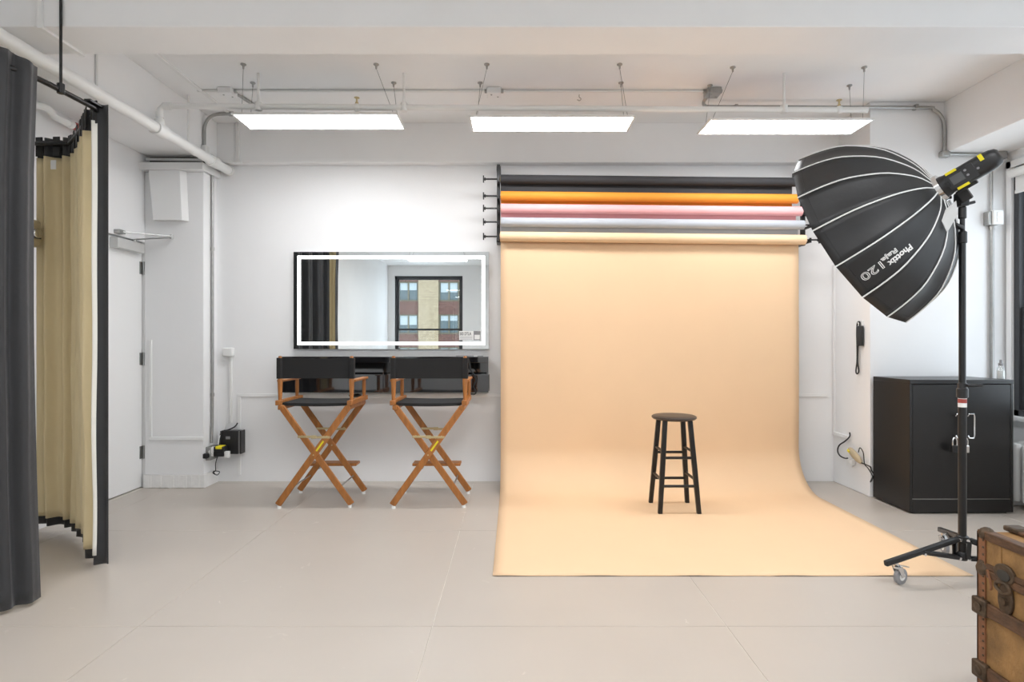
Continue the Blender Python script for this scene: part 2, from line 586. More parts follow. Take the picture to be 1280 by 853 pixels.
# ------------------------------------------------------------------ LED panel lights
def panel_light(cx, cy, z, label, group, tilt=0.0):
    W, D = 1.225, .31
    root = thing('panel_light', label, 'ceiling light', (cx, cy, z), group)
    x0, x1, y0, y1 = cx - W / 2, cx + W / 2, cy - D / 2, cy + D / 2
    f = MB()
    t = .014
    f.box(x0, x1, y0, y0 + t, z - .002, z + .012)
    f.box(x0, x1, y1 - t, y1, z - .002, z + .012)
    f.box(x0, x0 + t, y0 + t, y1 - t, z - .002, z + .012)
    f.box(x1 - t, x1, y0 + t, y1 - t, z - .002, z + .012)
    f.box(x0 + t, x1 - t, y0 + t, y1 - t, z + .008, z + .011)
    f.build('frame', white_m, root)
    MB().box(x0 + t, x1 - t, y0 + t, y1 - t, z, z + .004).build('diffuser', panel_m, root)
    MB().box(cx - .16, cx + .16, cy - .03, cy + .03, z + .012, z + .035).build('driver_box', white_m, root)
    for sx in (-1, 1):
        ex = cx + sx * (W / 2 - .04)
        MB().box(ex - .03, ex + .03, cy - .09, cy + .09, z + .012, z + .017).build('cable_bridge', steel_m, root)
        for sy in (-1, 1):
            e2 = ex - sx * (.095 if sy < 0 else .03)
            ey = cy + (-.245 if sy < 0 else .05)
            c = MB().cyl((ex, cy + sy * .07, z + .015), (e2, ey, ZC - .03), .0015, n=6).build('suspension_cable', cable_m, root)
            MB().lathe((e2, ey, ZC), (0, 0, -1), [(0, .020), (.006, .020), (.014, .008), (.035, .006), (.036, .001)], 12).build('ceiling_mount', steel_m, c)
    return root

rows = 'long LED panels hung from the ceiling'
panel_light(-1.465, 4.385, 2.968, 'slim LED panel light hanging above the director chairs', rows)
panel_light(.285, 4.385, 2.95, 'slim LED panel light hanging above the left end of the paper rolls', rows)
panel_light(2.07, 4.43, 2.945, 'slim LED panel light hanging above the black octagonal softbox', rows)
for yy in (1.65, -1.15):  # rear rows; all but the one mirrored panel are unseen, added for light
    for k, xx in enumerate((-1.55, .285, 2.10)):
        panel_light(xx, yy, 2.965, 'slim LED panel light in rear rows partly added for light, level with the %s window from the cabinet, %s' % ({1.65: 'second', -1.15: 'third', -3.2: 'fourth'}[yy], ('on the curtain side', 'mid row', 'nearest the windows')[k]), 'panel lights in the rear of the studio')

# ------------------------------------------------------------------ pipes, conduits
b = MB()
b.cyl((-2.63, 1.0, 2.845), (-2.63, 5.30, 2.875), .040, n=20)
b.cyl((-2.63, 5.30, 2.875), (-2.63, YB, 2.875), .046, n=20)
b.cyl((-2.63, 4.99, 2.872), (-2.63, 5.10, 2.873), .050, n=20)
mp = thing('sprinkler_main_pipe', 'thick white painted pipe running overhead past the curtain', 'pipe', (-2.63, 3.2, 2.86))
b.build('pipe', pipe_m, mp, smooth=True)
MB().cyl((-2.63, 4.22, 2.866), (-2.63, 4.34, 2.868), .050, n=20).cyl((-2.63, 4.28, 2.87), (-2.63, 4.28, 2.94), .036, n=16).build('tee_fitting', pipe_m, mp, smooth=True)
MB().cyl((-2.63, 4.66, 2.88), (-2.63, 4.66, ZC), .010, n=8).build('hanger_rod', pipe_m, mp)
br = thing('sprinkler_branch_pipe', 'thin white painted pipe running along above the LED panels', 'pipe', (0, 4.28, 3.04))
bz0, bz1 = 3.045, 3.015
MB().tube([(-2.63, 4.28, 2.92), (-2.63, 4.28, 2.99), (-2.625, 4.28, 3.02), (-2.60, 4.28, bz0), (-2.57, 4.28, bz0), (0, 4.28, (bz0 + bz1) / 2), (2.63, 4.28, bz1)], .021, 14).build('pipe', pipe_m, br, smooth=True)
MB().cyl((-2.63, 4.28, 2.96), (-2.63, 4.28, 3.0), .028, n=14).cyl((-2.60, 4.28, bz0), (-2.54, 4.28, bz0), .028, n=14).build('elbow_collar', pipe_m, br, smooth=True)
for px in (235, 323, 505, 980):
    hx = (px - 642) * 4.28 / 720
    zb = bz0 + (bz1 - bz0) * (hx + 2.6) / 6.1
    if px == 235:
        continue
    MB().cyl((hx, 4.28, zb), (hx, 4.28, ZC), .010, n=8).cyl((hx, 4.28, zb - .03), (hx, 4.28, zb + .03), .026, n=12).build('hanger', pipe_m, br)
hx = (235 - 642) * 4.66 / 720
for px, lab in ((447, 'small brass sprinkler head above the LED panel over the chairs'), (1047, 'small brass sprinkler head above the LED panel by the softbox')):
    hx = (px - 642) * 4.30 / 720
    zb = bz0 + (bz1 - bz0) * (hx + 2.6) / 6.1
    sp = thing('fire_sprinkler', lab, 'sprinkler', (hx, 4.28, zb + .03), 'ceiling sprinklers')
    MB().lathe((hx, 4.28, zb + .015), (0, 0, 1), [(0, .012), (.02, .012), (.022, .007), (.05, .006), (.052, .020), (.056, .020), (.057, .001)], 12).build('nozzle', brass_m, sp)
    MB().sphere((hx, 4.28, zb - .004), .03, 12, 8).build('elbow_fitting', pipe_m, sp, smooth=True)

# ceiling conduit
yc = 4.56
cb = thing('ceiling_conduit', 'thin grey conduit fixed to the ceiling between junction boxes', 'conduit', (0, yc, ZC - .015))
MB().cyl((-2.50, yc, ZC - .010), (-2.33, yc, ZC - .010), .009, n=10).cyl((-2.2, yc, ZC - .010), (-.22, yc, ZC - .012), .009, n=10).cyl((-.09, yc, ZC - .012), (1.52, yc, ZC - .012), .009, n=10).build('conduit', pipe_m, cb, smooth=True)
for k, (bx_, lab) in enumerate(((-2.265, 'white ceiling junction box beside the left beam'), (-.155, 'white ceiling junction box above the middle LED panel'), (1.575, 'grey ceiling junction box above the LED panel by the softbox'))):
    jb = thing('junction_box', lab, 'junction box', (bx_, yc, ZC - .025), 'ceiling junction boxes')
    MB().box(bx_ - .055, bx_ + .055, yc - .055, yc + .055, ZC - .048, ZC).build('box', (ceil_m, ceil_m, steel_m)[k], jb, bevel=.005)
    MB().cyl((bx_ - .075, yc, ZC - .012), (bx_ - .05, yc, ZC - .012), .015, n=10).cyl((bx_ + .05, yc, ZC - .012), (bx_ + .075, yc, ZC - .012), .015, n=10).build('connector', steel_m, jb)
    MB().cyl((bx_ - .02, yc - .02, ZC - .051), (bx_ - .02, yc - .02, ZC - .047), .007, n=8).cyl((bx_ + .03, yc + .02, ZC - .051), (bx_ + .03, yc + .02, ZC - .047), .007, n=8).build('screw', steel_m, jb)
fx = thing('flexible_conduit', 'short ribbed grey conduit leaving the white ceiling junction box', 'conduit', (-2.19, 4.7, ZC - .012))
MB().cyl((-2.215, 4.615, ZC - .014), (-2.195, 4.70, ZC - .014), .011, n=10).build('coupling', steel_m, fx)
MB().cyl((-2.195, 4.70, ZC - .014), (-2.165, 4.86, ZC - .014), .014, n=10).build('hose', steel_m, fx)
# conduit bend from the ceiling down the left beam face
bc = thing('bent_conduit', 'grey conduit bending down from the ceiling beside the corner column', 'conduit', (-2.685, 5.0, 2.97))
MB().tube([(-2.44, 5.0, 3.272), (-2.52, 5.0, 3.272), (-2.60, 5.0, 3.262), (-2.655, 5.0, 3.225), (-2.682, 5.0, 3.16), (-2.685, 5.0, 3.08), (-2.685, 5.0, 2.99)], .0135, 10, smooth=5).build('conduit', steel_m, bc, smooth=True)
MB().cyl((-2.47, 5.0, 3.272), (-2.43, 5.0, 3.272), .019, n=10).build('connector', steel_m, bc)
MB().box(-2.70, -2.655, 4.97, 5.03, 2.925, 2.995).build('conduit_body', white_m, bc, bevel=.006)
cr = thing('ceiling_raceway', 'slim white raceway running along the ceiling towards the back wall', 'raceway', (-2.475, 4.2, ZC - .01))
MB().box(-2.49, -2.46, 3.325, 5.22, ZC - .014, ZC).build('run', trim_m, cr, bevel=.003)
MB().box(-2.52, -2.49, 5.222, 5.245, 2.93, ZC - .002).build('drop', trim_m, cr, bevel=.003)
MB().box(-2.53, -2.47, 5.215, 5.245, 2.915, 2.935).build('end_piece', trim_m, cr, bevel=.003)
# conduit to the right column
rc = thing('steel_conduit', 'bent galvanised conduit running from the ceiling box down the right column', 'conduit', (3.56, 4.76, 2.9))
pts = [(1.555, 4.60, 3.265), (1.54, 4.66, 3.24), (1.57, 4.73, 3.235), (1.66, 4.755, 3.235), (2.3, 4.76, 3.235), (3.36, 4.762, 3.23), (3.47, 4.762, 3.215), (3.54, 4.762, 3.15), (3.562, 4.762, 3.05), (3.562, 4.762, 2.87)]
MB().tube(pts, .0135, 12, smooth=5).build('conduit', steel_m, rc, smooth=True)
MB().box(3.53, 3.595, 4.735, 4.79, 2.82, 2.87).build('conduit_body', steel_m, rc, bevel=.008)
MB().cyl((3.59, 4.762, 2.848), (4.02, 4.762, 2.838), .0125, n=10).build('side_conduit', steel_m, rc, smooth=True)
for px in (920, 1145):
    xx = (px - 642) * 4.76 / 720
    MB().box(xx - .012, xx + .012, 4.742, 4.79, 3.215, 3.255).build('strap', steel_m, rc, bevel=.003)
MB().box(3.98, 4.05, 4.72, 4.79, 2.80, 2.858).build('end_box', steel_m, rc, bevel=.004)
# conduit with outlet box on the right column front
oc = thing('wall_outlet_conduit', 'vertical grey conduit with a white double outlet box behind the light stand', 'outlet', (3.98, 4.77, 1.0))
ox = (1241 - 642) * 4.76 / 720
MB().cyl((ox, 4.768, .95), (ox, 4.768, 2.25), .014, n=10).cyl((ox, 4.772, 2.36), (ox, 4.772, 2.80), .010, n=10).build('conduit', steel_m, oc, smooth=True)
MB().box(ox - .055, ox + .03, 4.735, 4.79, 2.255, 2.37).build('outlet_box', steel_m, oc, bevel=.006)
MB().box(ox - .03, ox + .055, 4.715, 4.737, 2.255, 2.375).build('cover_plate', white_m, oc, bevel=.006)
MB().box(ox - .005, ox + .03, 4.711, 4.716, 2.32, 2.355).box(ox - .005, ox + .03, 4.711, 4.716, 2.275, 2.31).build('socket', white_m, oc, bevel=.004)
MB().cyl((ox, 4.768, 2.22), (ox, 4.768, 2.26), .02, n=10).build('connector', steel_m, oc)

# raceway lines on the front beam underside
rw = thing('beam_raceway', 'thin white cable raceway crossing under the front ceiling beam', 'raceway', (-2.5, 3.1, 2.94))
x_a = (52 - 642) * 3.03 / 720
x_b = (104 - 642) * 3.32 / 720
MB().box(x_a - .012, x_a + .012, 3.015, 3.03, 2.94, ZC).build('riser', trim_m, rw)
MB().bar((x_a, 3.016, 2.943), (x_b, 3.32, 2.943), .024, .014).build('run', trim_m, rw)
dr = thing('joint_line_tube', 'thin white tube added for the vertical joint line on the left beam', 'conduit', (-2.692, 3.72, 2.95))
MB().cyl((-2.692, 3.72, 2.95), (-2.692, 3.72, ZC), .008, n=8).build('tube', pipe_m, dr)  # added tube stands in for a joint line on the beam face

# ceiling hook
hk = thing('ceiling_hook', 'tiny steel hook screwed in the ceiling above the middle LED panel', 'hook', (.53, 4.6, ZC))
MB().tube([(.53, 4.65, ZC), (.53, 4.65, ZC - .02), (.545, 4.65, ZC - .035), (.53, 4.65, ZC - .05), (.515, 4.65, ZC - .04)], .003, 6, smooth=3).build('wire', steel_m, hk)

# ------------------------------------------------------------------ left column fittings
ld = thing('column_ledge', 'white boxed ledge board over the corner column', 'ledge', (-3.0, 5.05, 2.82))
MB().box(XL, COLX + .03, 5.03, YB, 2.80, 2.865).build('board', trim_m, ld, bevel=.004)
MB().box(XL + .01, -2.80, 5.16, YB, 2.865, 2.945).build('gap_shade_block', dark_m, ld)  # dark block paints the shade inside the gap above the ledge
MB().cyl((XL + .02, 5.10, 2.91), (-2.75, 5.10, 2.905), .012, n=10).build('conduit', pipe_m, ld)
ap = thing('access_box', 'white tapered cover box high on the corner column', 'cover box', (-3.05, 5.06, 2.38))
vs_ = []
for (z, yo, x0, x1) in ((2.36, 5.045, -3.16, -2.905), (2.80, 5.045, -3.20, -2.925)):
    vs_ += [(x0, yo, z), (x1, yo, z), (x1 + .03, COLY, z), (x0, COLY, z)]
MB().add(vs_, [(0, 1, 2, 3), (4, 7, 6, 5), (0, 4, 5, 1), (1, 5, 6, 2), (2, 6, 7, 3), (3, 7, 4, 0)]).build('cover', trim_m, ap, bevel=.004)
vc = thing('column_conduit', 'grey vertical conduit running down the corner of the column', 'conduit', (-2.72, 5.2, .3))
cx_ = COLX + .016
MB().tube([(cx_, 5.22, 2.80), (cx_, 5.22, 1.0), (cx_, 5.215, .55), (cx_, 5.20, .38)], .013, 10).build('conduit', steel_m, vc, smooth=True)
MB().cyl((cx_, 5.22, 2.12), (cx_, 5.22, 2.15), .017, n=10).cyl((cx_, 5.22, .80), (cx_, 5.22, .83), .017, n=10).build('coupling', steel_m, vc)

# outlet cluster on the column side
oq = thing('outlet_cluster', 'steel outlet box with black plugs low on the corner column', 'outlet', (-2.72, 5.19, .25))
MB().box(COLX, COLX + .045, 5.13, 5.27, .235, .355).build('box', steel_m, oq, bevel=.004)
MB().lathe((COLX + .045, 5.17, .31), (1, -.5, 0), [(0, .045), (.012, .045), (.014, .03), (.02, .028)], 14).build('plate', white_m, oq)
MB().box(COLX + .003, COLX + .04, 5.075, 5.125, .262, .305).build('plug', black_m, oq, bevel=.006)
MB().box(COLX + .06, COLX + .15, 5.15, 5.22, .265, .31).build('plug', black_m, oq, bevel=.006)
MB().box(COLX + .065, COLX + .155, 5.14, 5.22, .31, .355).build('adapter', black_m, oq, bevel=.008)
MB().box(COLX + .085, COLX + .14, 5.136, 5.215, .335, .36).build('yellow_label', yellow_m, oq, bevel=.003)
MB().box(COLX + .15, COLX + .19, 5.16, 5.2, .25, .31).build('white_plug', white_m, oq, bevel=.006)
MB().tube([(COLX + .09, 5.17, .27), (COLX + .07, 5.17, .2), (COLX + .075, 5.16, .14), (COLX + .05, 5.16, .12), (COLX + .09, 5.16, .10), (COLX + .11, 5.16, .13), (COLX + .06, 5.15, .135), (COLX + .08, 5.15, .105)], .004, 6, smooth=4).build('cord', black_m, oq, smooth=True)

# black wall box
nb = thing('wall_box', 'black electronics box mounted low on the back wall', 'electronics box', (-2.6, 5.28, .3))
p0, p1 = at(275, 568, 5.25), at(297.5, 539, 5.25)
MB().box(p0.x, p1.x, 5.25, 5.33, p0.z, p1.z).build('case', blackplastic_m, nb, bevel=.004)
MB().box(p1.x + .001, p1.x + .012, 5.255, 5.338, p0.z + .004, p1.z - .004).build('seam_strip', steel_m, nb)
MB().box(p1.x + .012, p1.x + .026, 5.255, 5.338, p0.z, p1.z).build('back_cover', blackplastic_m, nb, bevel=.003)
MB().box((p0.x + p1.x) / 2 - .03, (p0.x + p1.x) / 2 + .01, 5.2485, 5.251, p1.z - .075, p1.z - .05).build('badge', grey_m, nb)
ca = tag(MB().tube([at(297, 529, 5.31), at(293, 534, 5.29), at(284, 538, 5.27), at(277, 540, 5.25), at(275, 548, 5.23), at(274, 558, 5.22), at(270, 562, 5.2)], .0065, 8, smooth=4).build('power_cable', black_m, smooth=True), 'thick black cable curling over the black wall box', 'cable')
cw = tag(MB().tube([at(285, 529, 5.33), at(283, 531, 5.31), at(279, 538, 5.28), at(275, 545, 5.23), at(273, 556, 5.21)], .003, 6, smooth=4).build('thin_cable', white_m, smooth=True), 'thin white cable dropping from the raceway behind the wall box', 'cable')
# white switch box and raceway
sb = thing('switch_box', 'small white wall box with a raceway beside the director chairs', 'switch box', (-2.63, 5.32, 1.2))
q = at(286.5, 440, 5.32)
MB().box(q.x - .05, q.x + .045, 5.285, YB, q.z - .045, q.z + .04).build('box', white_m, sb, bevel=.012)
MB().box(q.x - .003, q.x + .022, 5.322, YB, at(0, 529, 5.32).z, q.z - .045).build('raceway', white_m, sb, bevel=.003)

# white pipe with red section on left wall, emergency light
wp = thing('wall_pipe', 'white pipe with a red painted length along the left wall', 'pipe', (-3.2, 4.0, 2.88))
MB().tube([(XL, 3.77, 2.86), (-3.21, 3.82, 2.868), (-3.19, 3.93, 2.892), (-3.19, 4.0, 2.862), (-3.185, 4.08, 2.855), (-3.185, 4.15, 2.858)], .024, 12, smooth=4).build('pipe', pipe_m, wp, smooth=True)
MB().cyl((-3.185, 4.12, 2.857), (-3.185, 4.155, 2.859), .030, n=12).build('coupling', pipe_m, wp)
MB().cyl((-3.185, 4.155, 2.859), (-3.18, 4.42, 2.866), .028, n=12).build('red_length', red_m, wp, smooth=True)
em = thing('emergency_light', 'beige twin lamp emergency light on the wall between the curtains', 'emergency light', (-3.2, 3.7, 2.0))
MB().box(XL, -3.15, 3.64, 3.85, 1.92, 2.10).build('housing', beige_m, em, bevel=.02, seg=3)
for yy in (3.70, 3.80):
    MB().lathe((-3.153, yy, 2.005), (1, -.45, 0), [(0, .012), (.010, .014), (.016, .026), (.032, .030), (.036, .024)], 14).build('lamp', chrome_m, em, smooth=True)
MB().box(-3.153, -3.146, 3.66, 3.84, 1.975, 2.035).build('recess_shade_plate', dark_m, em, bevel=.003)  # flat dark plate, shade round the lamps put into its colour

# ------------------------------------------------------------------ curtains
def resample(pts, n):
    pts = [Vector((p[0], p[1], 0)) for p in pts]
    L = [0]
    for i in range(1, len(pts)):
        L.append(L[-1] + (pts[i] - pts[i - 1]).length)
    out = []
    for k in range(n):
        s = L[-1] * k / (n - 1)
        i = 0
        while i < len(L) - 2 and L[i + 1] < s:
            i += 1
        t = (s - L[i]) / max(L[i + 1] - L[i], 1e-9)
        out.append(pts[i].lerp(pts[i + 1], t))
    return out, L[-1]


def fabric(path, amp, lam, n, zs, off=0.0, t0=0.0, t1=1.0, ph=0.0, zrows=40, flare=0.0):
    """sheet hanging on a plan path; off>0 shifts to the left of the travel direction"""
    P, L = resample(path, 400)
    b = MB()
    rows_ = []
    for r in range(zrows + 1):
        v = r / zrows
        row = []
        for k in range(n + 1):
            t = t0 + (t1 - t0) * k / n
            i = min(int(t * 399), 398)
            p = P[i].lerp(P[i + 1], t * 399 - i)
            a = P[max(i - 6, 0)]
            c = P[min(i + 7, 399)]
            dd = (c - a).normalized()
            nn = Vector((-dd.y, dd.x, 0))
            s = t * L
            z0_, z1_ = zs(t)
            z = z0_ + (z1_ - z0_) * r / zrows
            v = z / 2.66
            edge = min(1, min(t, 1 - t) * L / .06)
            w = amp * edge * (math.sin(2 * math.pi * s / lam + ph + .5 * math.sin(s * 3.1)) + .35 * math.sin(2 * math.pi * s / (lam * .47) + 1.3 + v * 1.2))
            w *= (0.75 + 0.35 * v + .12 * math.sin(4 * v + s * 7))
            w += .006 * math.sin(17 * v + s * 11) * (1 - v) * edge
            q = p + nn * (w + off)
            row.append(Vector((q.x + flare * (max(0, .55 - v) / .55) ** 1.5 + flare * .5 * max(0, v - .8) / .2, q.y, z)))
        rows_.append(row)
    b.loft(rows_, cap=False, closed=False)
    return b


# back curtain of the changing booth: travels from the wall to the free edge, outer (black) face on the left of travel
path_b = [(-3.235, 3.915), (-2.97, 3.89), (-2.90, 3.84), (-2.62, 3.55), (-2.42, 3.335), (-2.33, 3.31)]
ztop = lambda t: 2.655 + .01 * (1 - t)
zhem = lambda t: .055 - .04 * t
tc_ = thing('booth_curtain', 'tan lined curtain with black header and hem hanging round the changing booth', 'curtain', (-2.8, 3.6, 0), 'changing booth curtains')
fabric(path_b, .032, .14, 260, lambda t: (zhem(t), ztop(t)), 0.0).build('outer_cloth', curt_black_m, tc_, smooth=True, solid=.004)
fabric(path_b, .032, .14, 260, lambda t: (zhem(t) + .055, ztop(t) - .125), -.008, 0.0, .927).build('lining', curt_tan_m, tc_, smooth=True, solid=.003)
fabric(path_b, .032, .14, 20, lambda t: (zhem(t) + .055, ztop(t) - .10), -.008, .927, .960).build('edge_strip', curt_white_m, tc_, smooth=True, solid=.003)
P, L = resample(path_b, 200)
for k in range(9):
    i = int(8 + 22.5 * k)
    p = P[i]
    dd = (P[min(i + 3, 199)] - P[i - 3]).normalized()
    nn = Vector((dd.y, -dd.x, 0))
    MB().obox((p.x + nn.x * .035, p.y + nn.y * .035, 2.605), dd, nn, Z, .05, .006, .13).build('rail_loop', black_m, tc_, bevel=.002)
q = P[42]
MB().box(-3.075, -3.04, 3.825, 3.829, 2.44, 2.50).build('care_label', white_m, tc_)

path_f = [(-2.392, 2.87), (-2.40, 2.80), (-2.43, 2.745), (-2.52, 2.70), (-2.74, 2.66)]  # stops short of the wall, shaped to let light into the booth
fc = thing('booth_curtain', 'black outer curtain panel partly closing the front of the changing booth', 'curtain', (-2.6, 2.7, 0), 'changing booth curtains')
fabric(path_f, .024, .15, 240, lambda t: (.02, 2.66 + .03 * min(1, max(0, t - .12) / .1)), 0.0, flare=.036).build('outer_cloth', curt_black_m, fc, smooth=True, solid=.004)
fabric(path_f, .024, .15, 240, lambda t: (.075, 2.53), -.009, .03, 1.0, flare=.036).build('lining', curt_tan_m, fc, smooth=True, solid=.003)

# curtain rail
rl = thing('curtain_rail', 'black ceiling hung curtain rail of the changing booth', 'curtain rail', (-2.37, 3.0, 2.6))
RZ = 2.615
MB().tube([(-3.25, 2.70, RZ), (-2.6, 2.72, RZ), (-2.46, 2.75, RZ), (-2.41, 2.82, RZ), (-2.385, 2.95, RZ), (-2.372, 3.22, RZ)], .014, 10, smooth=4).build('front_rail', blackmetal_m, rl, smooth=True)
MB().tube([(-2.372, 3.22, RZ), (-2.40, 3.31, RZ), (-2.65, 3.545, RZ), (-2.93, 3.815, RZ), (-3.0, 3.835, RZ), (-3.25, 3.84, RZ)], .014, 10, smooth=4).build('back_rail', blackmetal_m, rl, smooth=True)
for (rx, ry) in ((-2.374, 3.02), (-3.0, 2.71)):
    MB().cyl((rx, ry, RZ), (rx, ry, ZC if ry < 3.03 else 2.95), .007, n=8).build('suspension_rod', blackmetal_m, rl)
    MB().cyl((rx, ry, RZ - .02), (rx, ry, RZ + .03), .018, n=10).build('rod_clamp', blackmetal_m, rl)
MB().box(-2.39, -2.35, 3.20, 3.30, RZ + .015, RZ + .03).build('end_bracket', blackmetal_m, rl, bevel=.003)

# ------------------------------------------------------------------ mirror
mr = thing('led_mirror', 'wide rectangular wall mirror with a lit LED border', 'mirror', (-1.13, 5.32, 1.23))
a, c = at(367, 436.5, 5.30), at(611, 315, 5.30)
mx0, mx1, mz0, mz1 = a.x, c.x, a.z, c.z
MB().box(mx0, mx1, 5.303, YB, mz0, mz1).build('back_box', alu_m, mr)
MB().add([(mx0, 5.3, mz0), (mx1, 5.3, mz0), (mx1, 5.3, mz1), (mx0, 5.3, mz1), (mx0, 5.303, mz0), (mx1, 5.303, mz0), (mx1, 5.303, mz1), (mx0, 5.303, mz1)],
         [(0, 1, 2, 3), (4, 7, 6, 5), (0, 4, 5, 1), (1, 5, 6, 2), (2, 6, 7, 3), (3, 7, 4, 0)]).build('mirror_glass', mirror_m, mr)
i0, wd = .036, .029
s = MB()
yy0, yy1 = 5.2982, 5.2999
s.box(mx0 + i0, mx1 - i0, yy0, yy1, mz0 + i0, mz0 + i0 + wd)
s.box(mx0 + i0, mx1 - i0, yy0, yy1, mz1 - i0 - wd, mz1 - i0)
s.box(mx0 + i0, mx0 + i0 + wd, yy0, yy1, mz0 + i0 + wd, mz1 - i0 - wd)
s.box(mx1 - i0 - wd, mx1 - i0, yy0, yy1, mz0 + i0 + wd, mz1 - i0 - wd)
s.build('led_border', led_m, mr)
a, c = at(574, 425.5, 5.298), at(600.5, 414, 5.298)
xm = at(592, 420, 5.298).x
stk = MB().box(a.x, c.x, 5.2975, 5.2995, a.z, c.z).build('sticker', white_m, mr)
MB().box(xm, c.x, 5.2968, 5.2976, a.z, c.z).build('dark_block', grey_m, stk)
MB().box(xm + .008, c.x - .006, 5.296, 5.297, a.z + .008, a.z + .05).build('pale_square', white_m, stk)
tv, tf = text_mesh('503 DTLA', .040, offset=.0006)
MB().add([(a.x + .004 + v.x * .62, 5.2966, a.z + .046 + v.y) for v in tv], tf).build('lettering', black_m, stk)
for zz in (.008, .02, .032):
    MB().box(a.x + .006, xm - .01, 5.2966, 5.2975, a.z + zz, a.z + zz + .003).build('printed_line', grey_m, stk)
MB().tube([at(588, 437, 5.33), at(590, 441, 5.332), at(591, 445, 5.332)], .003, 6, smooth=3).build('mirror_cord', white_m, mr)

# ------------------------------------------------------------------ floating console
cn = thing('wall_console', 'glossy black wall hung console shelf below the mirror', 'console', (-1.2, 5.2, .84))
a, c = at(349, 491, 5.13), at(610.5, 446, 5.13)
kx0, kx1, kz0, kz1 = a.x, c.x, a.z, c.z
kf = 5.13
MB().box(kx0, kx1, kf, YB - .013, kz1 - .055, kz1).build('top_shelf', gloss_m, cn, bevel=.002)
xmid = at(479, 0, kf).x
MB().box(kx0, kx1, kf + .19, YB - .013, kz0, kz1 - .055).build('back_board', gloss_m, cn)
MB().box(kx0 + .012, kx1 - .012, kf + .022, kf + .19, kz0 + .005, kz1 - .165).build('drawer_case', gloss_m, cn)
MB().box(kx0, xmid - .002, kf, kf + .02, kz0, kz1 - .16).build('drawer_front', gloss_m, cn, bevel=.0015)
MB().box(xmid + .002, kx1, kf, kf + .02, kz0, kz1 - .16).build('drawer_front', gloss_m, cn, bevel=.0015)
MB().box(xmid - .0035, xmid + .0035, kf + .001, kf + .19, kz1 - .165, kz1 - .055).build('divider', gloss_m, cn)
MB().box(kx1 - .014, kx1, kf + .002, kf + .19, kz1 - .165, kz1 - .055).build('end_panel', gloss_m, cn)
kt = thing('flat_bracket', 'pair of thin grey strips lying on the console top', 'strip', (-.45, 5.25, kz1), None)
kt['label'] = 'thin grey metal strips lying on the black console top'
MB().box(at(570, 0, 5.25).x, at(592, 0, 5.25).x, 5.23, 5.27, kz1, kz1 + .006).box(at(597, 0, 5.25).x, at(604, 0, 5.25).x, 5.23, 5.27, kz1, kz1 + .005).build('strip', grey_m, kt)
tag(MB().tube([at(584, 446, 5.10), at(587, 455, 5.095), at(588, 462, 5.09), at(592, 468, 5.09), at(595, 474, 5.09), at(594, 479, 5.09), at(592, 484, 5.09), at(595, 490, 5.10), at(593, 493, 5.13), at(589, 493, 5.2)], .007, 8, smooth=5).build('power_cable', black_m, smooth=True),
    'black cable hanging down in front of the console end', 'cable')
pg = thing('cable_holder', 'small flat black holder under the console behind the director chair', 'holder', (-1.4, 5.25, .8))
a = at(444, 495, 5.25)
MB().lathe((a.x, 5.25, a.z - .012), (0, 0, 1), [(0, .03), (.008, .055), (.02, .058), (.024, .04)], 16).build('disc', black_m, pg)
MB().box(a.x - .012, a.x + .012, 5.25, YB, a.z, a.z + .012).build('arm', black_m, pg)

